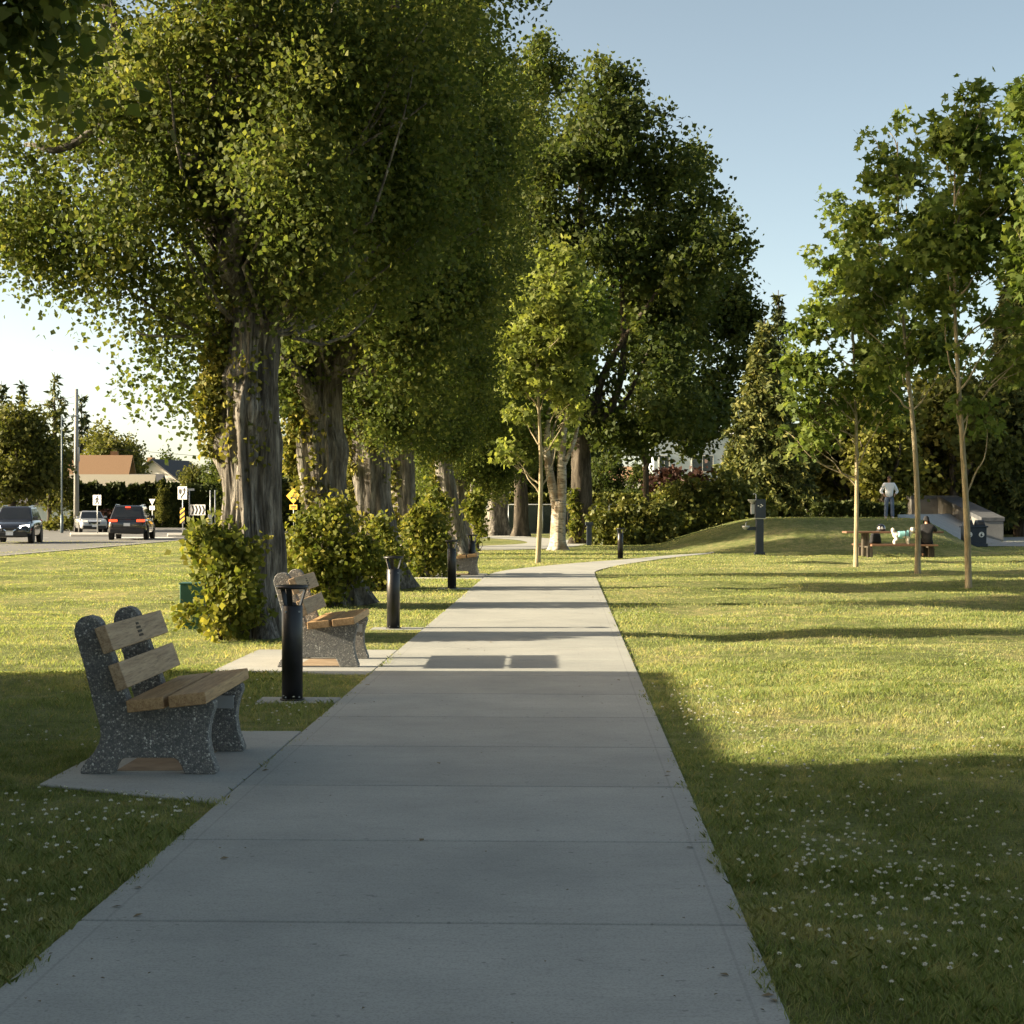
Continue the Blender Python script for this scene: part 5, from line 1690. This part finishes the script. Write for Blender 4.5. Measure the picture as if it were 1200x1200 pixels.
bgt = [  # variant, px, z, top py, width factor, rot, label
    (VA, 14, 116, 472, 1.0, .3, 'dark rounded street tree above the dark blue vehicle at the left edge'),
    (VA, 58, 124, 510, .8, 2.0, 'shorter street tree touching the street lamp on its left'),
    (VC, 118, 185, 497, 1.3, 1.0, 'pale golden tree rising behind the brown roof, nearest the utility pole'),
    (VA, 136, 178, 512, 1.0, 4.0, 'dark green tree right behind the ridge of the brown roof'),
    (VC, 156, 190, 512, 1.0, 3.0, 'pale golden tree right of the brown roof ridge'),
    (VB, 200, 210, 524, 1.0, 5.0, 'dark green tree behind the far grey roofs'),
    (VC, 190, 128, 566, 1.0, 2.2, 'little yellow green tree growing from the cedar hedge'),
    (VA, 226, 150, 545, .9, 1.4, 'olive tree behind the keep right sign'),
    (VB, 262, 140, 520, 1.0, .2, 'dark tree behind the golden ivy of the nearest poplar'),
    (VB, 330, 140, 500, 1.2, 2.7, 'dark tree behind the yellow warning sign'),
    (VB, 395, 128, 470, 1.2, 3.9, 'dark tree filling the gap behind the second poplar'),
    (VA, 450, 135, 470, 1.2, 1.2, 'dark tree behind the third poplar trunk'),
    (VB, 505, 132, 430, 1.2, 5.3, 'dark tree behind the fourth poplar trunk'),
    (VB, 560, 140, 430, 1.3, 3.3, 'dark tree behind the stout old poplar'),
    (VB, 618, 135, 400, 1.3, .9, 'dark tree behind the wire fence left of the birch'),
    (VA, 655, 142, 450, 1.2, 4.4, 'dark tree straight behind the birch'),
    (VB, 712, 128, 520, 1.0, 2.1, 'dark small tree behind the fence right of the maple trunk'),
    (VB, 752, 126, 535, .9, 4.9, 'dark small tree left of the red leaved shrub'),
    (VC, 858, 112, 520, .7, 1.9, 'pale feathery tree at the left side of the spruce'),
    (VB, 950, 118, 470, 1.2, .4, 'dark tree right of the spruce'),
    (VA, 990, 100, 455, 1.1, 3.0, 'olive tree behind the leftmost slim maple'),
    (VC, 1036, 92, 415, 1.1, 5.0, 'light green tree above the standing person'),
    (VB, 1085, 105, 440, 1.2, 1.1, 'dark tree behind the middle slim maple'),
    (VA, 1118, 96, 430, 1.0, 2.4, 'olive tree behind the rightmost slim maple'),
    (VB, 1160, 118, 440, 1.3, 4.0, 'dark tree behind the sloping ramp wall'),
    (VB, 1215, 100, 400, 1.4, 5.8, 'dark tree behind the orange roofed kiosk at the right edge'),
    (VA, 1010, 128, 500, 1.3, 5.1, 'shaded tree low behind the mound'),
]
used = set()
for V_, px, z, top, wf, rot, lab in bgt:
    o = V_ if V_.name not in used else copy_tree(V_)
    used.add(V_.name)
    o['label'] = lab; o['group'] = TG
    x, y = at(px, z)
    H = hgt(top, z) - gz1(x, y)
    hs = H / (9.0 if V_ is VA else (9.9 if V_ is VB else 10.7))
    o.location = (x, y, gz1(x, y)); o.scale = (hs * wf, hs * wf, hs); o.rotation_euler = (0, 0, rot)
FG = 'ragged conifers on the left skyline'
for k, (px, z, top, hw, lab, sp) in enumerate([(64, 200, 436, 34, 'tallest ragged conifer left of the utility pole', .25), (96, 205, 462, 30, 'ragged conifer right behind the utility pole', .25), (27, 195, 444, 20, 'narrow conifer above the dark street tree', .25), (2, 190, 446, 22, 'conifer cut by the left edge of the photo', .25), (150, 225, 508, 14, 'small bare looking conifer above the white gable', .5)]):
    conifer('conifer_tree', lab, px, z, top, hw, 'cedar_leaf' if k != 0 else 'needle', 320 + k, FG, cls=1.0, dens=1.0, size=.75, base_h=3.5, droop=.3, sparse=sp)
# ------------------------------------------------------------------ drinking fountain, green post, waste bin
x, y = at(890, 60.0)
t = thing('drinking_fountain', 'tall dark drinking fountain post with a bottle filler box and a low side bowl', 'drinking fountain', (x, y, 0), YAW)
mb = MB(); mb.box((0, 0, .04), (.36, .34, .10)); mb.box((0, 0, .66), (.26, .26, 1.24)); mb.build('post', M['navy'], t, bevel=.012)
mb = MB(); mb.box((.02, 0, 1.62), (.36, .30, .66)); mb.build('filler_box', M['navy'], t, bevel=.02)
mb = MB()
for a, b in ((-.06, 1.72), (.02, 1.68), (.08, 1.72), (.04, 1.76)):
    mb.box((a, -.152, b), (.05, .006, .035))
mb.build('symbol', M['white_paint'], t)
mb = MB(); mb.box((0, 0, 1.27), (.42, .36, .03)); mb.build('ledge', M['steel'], t, bevel=.005)
mb = MB(); mb.box((-.24, .02, 1.60), (.12, .22, .34)); mb.lathe([(.05, 0), (.17, .12), (.19, .16), (.15, .16), (.0, .06)], 20, (-.24, 0, 1.78)); mb.tube([(-.12, 0, 1.9), (-.12, 0, 2.12), (-.2, 0, 2.15), (-.22, 0, 2.1)], .018, 8)
mb.build('upper_bowl', M['steel'], t, bevel=.008)
mb = MB(); mb.box((-.28, 0, .92), (.34, .10, .12)); mb.build('arm', M['navy'], t, bevel=.01)
mb = MB(); mb.lathe([(.05, 0), (.13, .08), (.15, .14), (.12, .14), (.0, .06)], 20, (-.48, 0, .88)); mb.tube([(-.48, 0, .92), (-.48, 0, 1.12), (-.43, 0, 1.14)], .016, 8); mb.build('lower_bowl', M['steel'], t)

x, y = at(690.5, 75)
t = thing('service_post', 'small dark service cabinet post right beside the dark maple trunk', 'cabinet', (x, y, 0), YAW)
mb = MB(); mb.box((0, 0, .45), (.22, .22, .92)); mb.build('post', M['navy'], t, bevel=.01)
mb = MB(); mb.box((0, 0, .95), (.34, .30, .14)); mb.build('cap', M['navy'], t, bevel=.015)
x, y = at(691, 80)
t = thing('lamp_post', 'slim dark lamp post partly hidden by the dark maple trunk', 'lamp post', (x, y, 0), YAW)
mb = MB(); mb.tube([(0, 0, -.02), (0, 0, 4.3)], [.07, .05], 10); mb.build('pole', M['green_box'], t)
mb = MB(); mb.lathe([(.05, 4.3), (.16, 4.36), (.18, 4.6), (.08, 4.72), (0, 4.74)], 16); mb.build('lamp_head', M['lamp_lens'], t)

x, y = at(1141, 72.0)
bz = gz1(x, y)
t = thing('waste_bin', 'dark blue double waste bin with round white emblems beside the ramp wall', 'waste bin', (x, y, bz), YAW)
mb = MB(); mb.hexa([(-.46, -.30, .10), (.46, -.30, .10), (.46, .30, .10), (-.46, .30, .10)], [(-.47, -.31, .82), (.47, -.31, .82), (.47, .31, .82), (-.47, .31, .82)]); mb.box((0, 0, .07), (1.02, .68, .14)); mb.build('body', M['navy'], t, bevel=.02)
mb = MB(); mb.box((0, 0, .85), (1.06, .70, .07)); mb.build('rim', M['navy'], t, bevel=.015)
for s_ in (-.25, .25):
    mb = MB(); mb.hexa([(s_ - .20, -.24, .88), (s_ + .20, -.24, .88), (s_ + .20, .24, .88), (s_ - .20, .24, .88)], [(s_ - .14, -.16, 1.13), (s_ + .14, -.16, 1.13), (s_ + .14, .2, 1.13), (s_ - .14, .2, 1.13)])
    hd = mb.build('hood', M['navy'], t, bevel=.02)
    mb = MB(); mb.box((s_, -.225, 1.0), (.22, .03, .13), Matrix.Rotation(-.3, 3, 'X')); mb.build('opening', M['plastic'], hd)
    mb = MB(); mb.prism(ngon(s_, .52, .115, 24), -.318, -.31, 'XZ'); em = mb.build('emblem', M['white_paint'], t)
    mb = MB()
    mb.prism([(s_ - .05, .44), (s_ + .01, .44), (s_ + .03, .52), (s_ - .02, .57), (s_ - .05, .51)], -.322, -.318, 'XZ'); mb.prism(ngon(s_ + .015, .585, .022, 10), -.322, -.318, 'XZ'); mb.prism(bar(s_ + .01, .5, s_ + .07, .46, .02), -.322, -.318, 'XZ')
    mb.build('figure', M['navy'], em)

# ------------------------------------------------------------------ skate ramp
def P3(px, py, z):
    x, y = at(px, z); return (x, y, hgt(py, z))


t = thing('skate_ramp', 'grey concrete skate bank with a dark capped wall sloping down to the right', 'skate ramp')
# sloping bank as a grid between its four corners
c00, c10, c11, c01 = Vector(P3(1098, 638, 75.5)), Vector(P3(1182, 634.5, 84)), Vector(P3(1122, 602, 95)), Vector(P3(1052, 603, 74.0))
vs, fs = [], []
for j in range(9):
    for i in range(9):
        u, v = i / 8, j / 8
        vs.append(tuple((c00 * (1 - u) + c10 * u) * (1 - v) + (c01 * (1 - u) + c11 * u) * v))
for j in range(8):
    for i in range(8):
        fs.append((j * 9 + i, j * 9 + i + 1, (j + 1) * 9 + i + 1, (j + 1) * 9 + i))
nb = len(vs)
for p in list(vs):
    vs.append((p[0], p[1], min(p[2] - .3, -.1)))
edge = [i for i in range(9)] + [8 + 9 * j for j in range(1, 9)] + [72 + i for i in reversed(range(8))] + [9 * j for j in reversed(range(1, 8))]
for a, b in zip(edge, edge[1:] + edge[:1]):
    fs.append((a, a + nb, b + nb, b))
mb = MB(); mb.add(vs, fs); mb.build('bank', M['concrete2'], t)


def wall_between(mb, A, B, hA, hB, th):
    A, B = Vector(A), Vector(B)
    d = (B - A); d.z = 0; d.normalize()
    n = Vector((-d.y, d.x, 0)) * th / 2
    if n.y < 0: n = -n
    n2 = n * 2
    a0, b0 = Vector((A.x, A.y, -.1)), Vector((B.x, B.y, -.1))
    mb.hexa([a0, b0, b0 + n2, a0 + n2], [Vector((A.x, A.y, hA)), Vector((B.x, B.y, hB)), Vector((B.x, B.y, hB)) + n2, Vector((A.x, A.y, hA)) + n2])


W0, W1, W2 = P3(1068, 585, 95), P3(1121, 585, 95), P3(1176, 611, 83.5)
mb = MB(); wall_between(mb, W0, W1, W0[2], W1[2], .9); wall_between(mb, W1, W2, W1[2], W2[2], 1.0)
M['wall_concrete'] = m_concrete('shaded_wall_concrete', (.17, .165, .155), (.27, .265, .25))  # darker base colour stands in for the shade on this wall
mb.build('side_wall', M['wall_concrete'], t, bevel=.01)
mb = MB()
for A, B in ((W0, W1), (W1, W2)):
    A, B = Vector(A), Vector(B)
    d = (B - A).normalized(); n = Vector((-d.y, d.x, 0)).normalized()
    if n.y < 0: n = -n
    lo, hi = -.06, 1.08
    e = d * .04
    mb.hexa([A + n * lo - e, B + n * lo + e, B + n * hi + e, A + n * hi - e], [p + Vector((0, 0, .2)) for p in (A + n * lo - e, B + n * lo + e, B + n * hi + e, A + n * hi - e)])
M['coping'] = m_noisy('dark_coping', (.06, .065, .07), (.12, .12, .125), 4, .7, .2)
mb.build('coping', M['coping'], t, bevel=.02)
strip('skate_plaza', [at(1090, 84), at(1140, 92), at(1400, 110)], [at(1084, 73.5), at(1140, 72.8), at(1400, 70)], .02, M['concrete2'], 'grey concrete skate plaza in front of the ramp', 'plaza')

# ------------------------------------------------------------------ picnic table
tz = 57.3
x, y = at(1046, tz)
t = thing('picnic_table', 'brown plank picnic table with benches on stout dark posts', 'picnic table', (x, y, 0), YAW)
for k in range(5):
    mb = MB(); mb.box((0, -.30 + k * .15, .83), (3.25, .138, .065)); mb.build('table_plank', M['wood_table'], t, bevel=.008)
for sy in (-1, 1):
    for k in range(2):
        mb = MB(); mb.box((.22 if sy < 0 else -.1, sy * (.68 + k * .145), .405), (2.2, .135, .06)); mb.build('seat_plank', M['wood_table'], t, bevel=.008)
for sx in (-.92, 1.12):
    mb = MB(); mb.box((sx, 0, .40), (.22, .30, .80)); mb.build('leg', M['dark_bark'], t, bevel=.015)
    mb = MB(); mb.box((sx, 0, .345), (.14, 1.55, .06)); mb.build('cross_beam', M['dark_bark'], t, bevel=.008)
    for sy in (-1, 1):
        mb = MB(); mb.box((sx, sy * .72, .155), (.18, .2, .32)); mb.build('seat_post', M['dark_bark'], t, bevel=.012)
tbl = t
TB = Matrix.Translation((x, y, 0)) @ Matrix.Rotation(YAW, 4, 'Z')

# ------------------------------------------------------------------ figures
def skin(name, nodes, edges, mat, parent, root=0, sub=2):
    """nodes: (x, y, z, rx, ry)"""
    me = D.meshes.new(name)
    me.from_pydata([n[:3] for n in nodes], edges, [])
    o = D.objects.new(name, me); link(o, parent)
    m = o.modifiers.new('skin', 'SKIN'); m.use_smooth_shade = True
    sv = me.skin_vertices[0].data
    for i, n in enumerate(nodes):
        sv[i].radius = (n[3], n[4] if len(n) > 4 else n[3])
        sv[i].use_root = (i == root)
    s = o.modifiers.new('sub', 'SUBSURF'); s.levels = sub; s.render_levels = sub
    me.materials.append(mat)
    return o


M['skin'] = m_noisy('skin', (.36, .20, .13), (.44, .26, .18), 6, .55, .02)
M['shirt_white'] = m_noisy('white_cotton', (.74, .76, .80), (.82, .84, .87), 7, .9, .3, 14)
M['jeans'] = m_noisy('blue_jeans', (.09, .12, .19), (.14, .18, .26), 9, .9, .3, 20)
M['hoodie'] = m_noisy('black_hoodie', (.012, .012, .014), (.026, .026, .028), 8, .9, .3, 18)
M['hair'] = m_noisy('brown_hair', (.05, .025, .015), (.10, .05, .03), 14, .6, .4, 60)
M['shoe'] = m_noisy('white_shoe', (.5, .5, .48), (.65, .64, .6), 8, .7)
M['dog_fur'] = m_noisy('cream_dog_fur', (.62, .56, .46), (.80, .75, .66), 26, .95, 1.0, 38, dist=.04)
M['dog_coat'] = m_noisy('turquoise_dog_coat', (.22, .50, .52), (.32, .62, .62), 6, .9, .2)
M['dark_eye'] = m_plain('dark_eye', (.015, .012, .01), .2)


def head_parts(t, c, s=1.0, hair=True, face=-1):
    """face, ears and hair on a head centred at c, looking towards face * y"""
    x0, y0, z0 = c
    for sx in (-1, 1):
        mb = MB(); mb.ball((x0 + sx * .033 * s, y0 + face * .083 * s, z0 + .008), (.013, .008, .009), 10, 6); mb.build('eye', M['dark_eye'], t)
    if hair:
        mb = MB(); mb.ball((x0, y0 - face * .018, z0 + .032), (.084 * s, .098 * s, .100 * s), 20, 12); mb.build('hair', M['hair'], t)


def hand_nodes(nodes, edges, wrist_i, w, direction, side, spread):
    """palm with four fingers of different length and a thumb, from wrist index"""
    d = Vector(direction).normalized(); s = (Vector(side) - d * d.dot(Vector(side))).normalized()
    p = Vector(w) + d * .055
    n0 = len(nodes); nodes.append((*p, .030, .018)); edges.append((wrist_i, n0))
    curl = d.cross(s) * spread
    for k, ln in enumerate((.062, .072, .068, .052)):
        b = p + d * .035 + s * (.024 - k * .016)
        i0 = len(nodes)
        q1 = b + d * ln * .55 + curl * .010; q2 = b + d * ln + curl * .03
        nodes += [(*b, .0095), (*q1, .0085), (*q2, .007)]
        edges += [(n0, i0), (i0, i0 + 1), (i0 + 1, i0 + 2)]
    b = Vector(w) + d * .03 + s * .03
    i0 = len(nodes); q1 = b + s * .022 + d * .02; q2 = q1 + d * .03 + s * .006
    nodes += [(*b, .012), (*q1, .010), (*q2, .008)]
    edges += [(n0, i0), (i0, i0 + 1), (i0 + 1, i0 + 2)]


# standing person, hands on hips
mz = 71.2
x, y = at(1042, mz)
zb = gz1(x, y)
st = thing('person', 'standing person in a loose white long sleeved top and blue jeans, hands on hips', 'person', (x, y, zb), YAW - .1)
N, E = [], []
N += [(0, 0, .98, .12, .08), (0, 0, 1.18, .105, .075), (0, .01, 1.36, .13, .085), (0, .01, 1.47, .07, .06), (0, -.005, 1.535, .052, .055), (0, -.02, 1.62, .07, .085), (0, -.02, 1.69, .078, .092), (0, -.015, 1.755, .05, .06)]
E += [(i, i + 1) for i in range(7)]
arm = {}
for sx in (-1, 1):
    i0 = len(N)
    N += [(sx * .18, .01, 1.435, .062), (sx * .29, .05, 1.22, .050), (sx * .34, .07, 1.14, .045), (sx * .285, .01, 1.06, .036), (sx * .24, -.03, 1.02, .028)]
    E += [(2, i0)] + [(i0 + k, i0 + k + 1) for k in range(4)]
    hand_nodes(N, E, i0 + 4, (sx * .24, -.03, 1.02), (-sx * .25, -.5, -.5), (0, -.3, .9), .3 * sx)
    j0 = len(N)
    N += [(sx * .095, 0, .88, .092), (sx * .115, -.01, .52, .062), (sx * .12, .01, .30, .056), (sx * .125, .02, .09, .042), (sx * .145, -.10, .045, .042, .03), (sx * .155, -.18, .035, .034, .022)]
    E += [(0, j0)] + [(j0 + k, j0 + k + 1) for k in range(5)]
body = skin('body', N, E, M['skin'], st)
# clothes follow the same skeleton a little larger
tn = [(0, 0, .84, .18, .135), (0, 0, 1.12, .175, .13), (0, .01, 1.36, .19, .13), (0, .01, 1.49, .10, .085)]
te = [(0, 1), (1, 2), (2, 3)]
for sx in (-1, 1):
    i0 = len(tn)
    tn += [(sx * .19, .01, 1.435, .085), (sx * .30, .05, 1.21, .075), (sx * .345, .07, 1.13, .07), (sx * .29, .01, 1.065, .055), (sx * .25, -.02, 1.035, .042)]
    te += [(2, i0)] + [(i0 + k, i0 + k + 1) for k in range(4)]
skin('long_sleeved_top', tn, te, M['shirt_white'], st)
jn, je = [(0, 0, 1.0, .13, .10)], []
for sx in (-1, 1):
    i0 = len(jn)
    jn += [(sx * .10, 0, .83, .108), (sx * .122, -.01, .5, .088), (sx * .13, .01, .28, .085), (sx * .135, .015, .06, .085)]
    je += [(0, i0)] + [(i0 + k, i0 + k + 1) for k in range(3)]
skin('jeans', jn, je, M['jeans'], st)
for sx in (-1, 1):
    skin('shoe', [(sx * .135, .05, .05, .05, .045), (sx * .145, -.08, .045, .052, .042), (sx * .155, -.20, .035, .045, .03)], [(0, 1), (1, 2)], M['shoe'], st)
head_parts(st, (0, -.02, 1.66))

# seated person in a dark hoodie, on the near seat with the back to the camera
p = TB @ Vector((.98, -.70, 0))
sp = thing('person', 'seated person in a black hooded top leaning on the picnic table, back to the camera', 'person', p, YAW - .25)
N = [(0, -.0, .56, .11, .08), (0, .02, .75, .10, .07), (0, .07, .97, .13, .08), (0, .10, 1.09, .07, .06), (-.01, .14, 1.15, .055, .055), (-.02, .17, 1.23, .07, .085), (-.02, .17, 1.30, .078, .09), (-.02, .165, 1.36, .05, .06)]
E = [(i, i + 1) for i in range(7)]
for sx in (-1, 1):
    i0 = len(N)
    N += [(sx * .185, .07, 1.03, .062), (sx * .27, .20, .90, .05), (sx * .26, .34, .91, .042), (sx * .12, .50, .905, .032)]
    E += [(2, i0)] + [(i0 + k, i0 + k + 1) for k in range(3)]
    hand_nodes(N, E, i0 + 3, (sx * .12, .50, .905), (-sx * .8, .5, .0), (0, .1, .9), .3 * sx)
    j0 = len(N)
    N += [(sx * .09, .12, .51, .06), (sx * .13, .46, .50, .055), (sx * .13, .50, .28, .055), (sx * .13, .48, .09, .042), (sx * .13, .58, .045, .042, .03), (sx * .13, .66, .04, .034, .022)]
    E += [(0, j0)] + [(j0 + k, j0 + k + 1) for k in range(5)]
skin('body', N, E, M['skin'], sp)
tn = [(0, -.02, .40, .20, .16), (0, -.01, .72, .19, .145), (0, .05, .95, .205, .145), (0, .09, 1.09, .12, .11), (-.015, .13, 1.20, .105, .115), (-.02, .155, 1.30, .105, .115), (-.02, .16, 1.39, .06, .07)]
te = [(i, i + 1) for i in range(6)]
for sx in (-1, 1):
    i0 = len(tn)
    tn += [(sx * .19, .07, 1.02, .09), (sx * .28, .20, .90, .078), (sx * .27, .34, .915, .066), (sx * .15, .47, .91, .05)]
    te += [(2, i0)] + [(i0 + k, i0 + k + 1) for k in range(3)]
skin('hooded_top', tn, te, M['hoodie'], sp)
jn, je = [(0, 0, .54, .17, .12)], []
for sx in (-1, 1):
    i0 = len(jn)
    jn += [(sx * .10, .14, .52, .105), (sx * .13, .47, .50, .085), (sx * .13, .51, .28, .075), (sx * .13, .49, .10, .07)]
    je += [(0, i0)] + [(i0 + k, i0 + k + 1) for k in range(3)]
skin('trousers', jn, je, M['hoodie'], sp)

# dog on the near seat
p = TB @ Vector((.16, -.75, .436))
dg = thing('dog', 'small fluffy cream dog in a turquoise coat standing on the picnic bench', 'dog', p, YAW)
N = [(-.20, 0, .31, .10, .10), (-.05, 0, .31, .095, .10), (.12, 0, .31, .105, .095), (.22, 0, .35, .095, .085), (.29, 0, .43, .075), (.345, 0, .50, .105, .10), (.425, 0, .475, .062, .06), (.49, 0, .462, .042, .04)]
E = [(i, i + 1) for i in range(7)]
for sy in (-1, 1):
    i0 = len(N)                      # hind leg: knee forward, hock back
    N += [(-.23, sy * .065, .26, .075), (-.18, sy * .075, .18, .052), (-.27, sy * .075, .11, .040), (-.265, sy * .075, .03, .038), (-.235, sy * .075, .018, .036, .02)]
    E += [(0, i0)] + [(i0 + k, i0 + k + 1) for k in range(4)]
    j0 = len(N)
    N += [(.17, sy * .065, .23, .062), (.165, sy * .07, .13, .044), (.175, sy * .07, .035, .040), (.205, sy * .07, .018, .036, .02)]
    E += [(2, j0)] + [(j0 + k, j0 + k + 1) for k in range(3)]
i0 = len(N)
N += [(-.30, 0, .38, .055), (-.33, 0, .47, .075), (-.29, 0, .55, .06)]
E += [(0, i0), (i0, i0 + 1), (i0 + 1, i0 + 2)]
skin('body', N, E, M['dog_fur'], dg, root=1)
for sy in (-1, 1):
    mb = MB(); mb.ball((.325, sy * .098, .50), (.045, .025, .075), 12, 8); mb.build('ear', M['dog_fur'], dg)
    mb = MB(); mb.ball((.42, sy * .045, .515), (.012, .012, .012), 8, 6); mb.build('eye', M['dark_eye'], dg)
mb = MB(); mb.ball((.527, 0, .472), (.02, .02, .017), 10, 6); mb.build('nose', M['dark_eye'], dg)
mb = MB()
prof = [(-.17, .122), (-.10, .128), (0, .124), (.10, .126), (.17, .13), (.22, .118)]
vs, fs = [], []
for q, r in prof:
    for k in range(20):
        a = 2 * PI * k / 20
        vs.append((q, math.cos(a) * r * 1.0, .315 + max(0, q - .12) * .35 + math.sin(a) * r * 1.02))
for i in range(5):
    for k in range(20):
        fs.append((i * 20 + k, i * 20 + (k + 1) % 20, (i + 1) * 20 + (k + 1) % 20, (i + 1) * 20 + k))
mb.add(vs, fs, True); ct = mb.build('coat', M['dog_coat'], dg)
sm = ct.modifiers.new('solid', 'SOLIDIFY'); sm.thickness = .01
mb = MB()
for q, w in ((.075, .028), (.20, .024)):
    pts = [(q, math.cos(a) * .140, .325 + max(0, q - .12) * .35 + math.sin(a) * .142) for a in np.linspace(0, 2 * PI, 22)]
    mb.tube(pts, .014, 6, False)
mb.build('harness', M['hoodie'], dg)

# helmet on the table, bag on the far seat
p = TB @ Vector((-.38, .05, .864))
t = thing('helmet', 'black helmet with white patches lying on the picnic table', 'helmet', p, .4)
mb = MB(); mb.lathe([(.135, .0), (.15, .05), (.148, .12), (.12, .19), (.07, .23), (0, .245)], 24); mb.build('shell', M['car_black'], t)
mb = MB()
for a in (-1.9, -.9, -2.6):
    mb.add([(math.cos(a + da) * r, math.sin(a + da) * r, z) for da, r, z in ((-.25, .153, .07), (.25, .153, .07), (.18, .142, .15), (-.18, .142, .15))], [(0, 1, 2, 3)])
sm = mb.build('patch', M['white_paint'], t); q = sm.modifiers.new('s', 'SOLIDIFY'); q.thickness = .006
mb = MB(); mb.lathe([(.137, -.0), (.155, .0), (.155, .02), (.14, .02)], 24); mb.build('rim', M['plastic'], t)
p = TB @ Vector((-.42, .74, .436))
t = thing('bag', 'dark rounded bag on the far seat of the picnic table', 'bag', p, .2)
mb = MB(); mb.hexa([(-.2, -.13, 0), (.2, -.13, 0), (.2, .13, 0), (-.2, .13, 0)], [(-.15, -.09, .36), (.15, -.09, .36), (.15, .09, .36), (-.15, .09, .36)]); mb.build('sack', M['hoodie'], t, bevel=.07, bseg=4)
mb = MB(); mb.tube([(-.06, 0, .34), (-.05, 0, .42), (.05, 0, .42), (.06, 0, .34)], .012, 8); mb.build('handle', M['hoodie'], t)
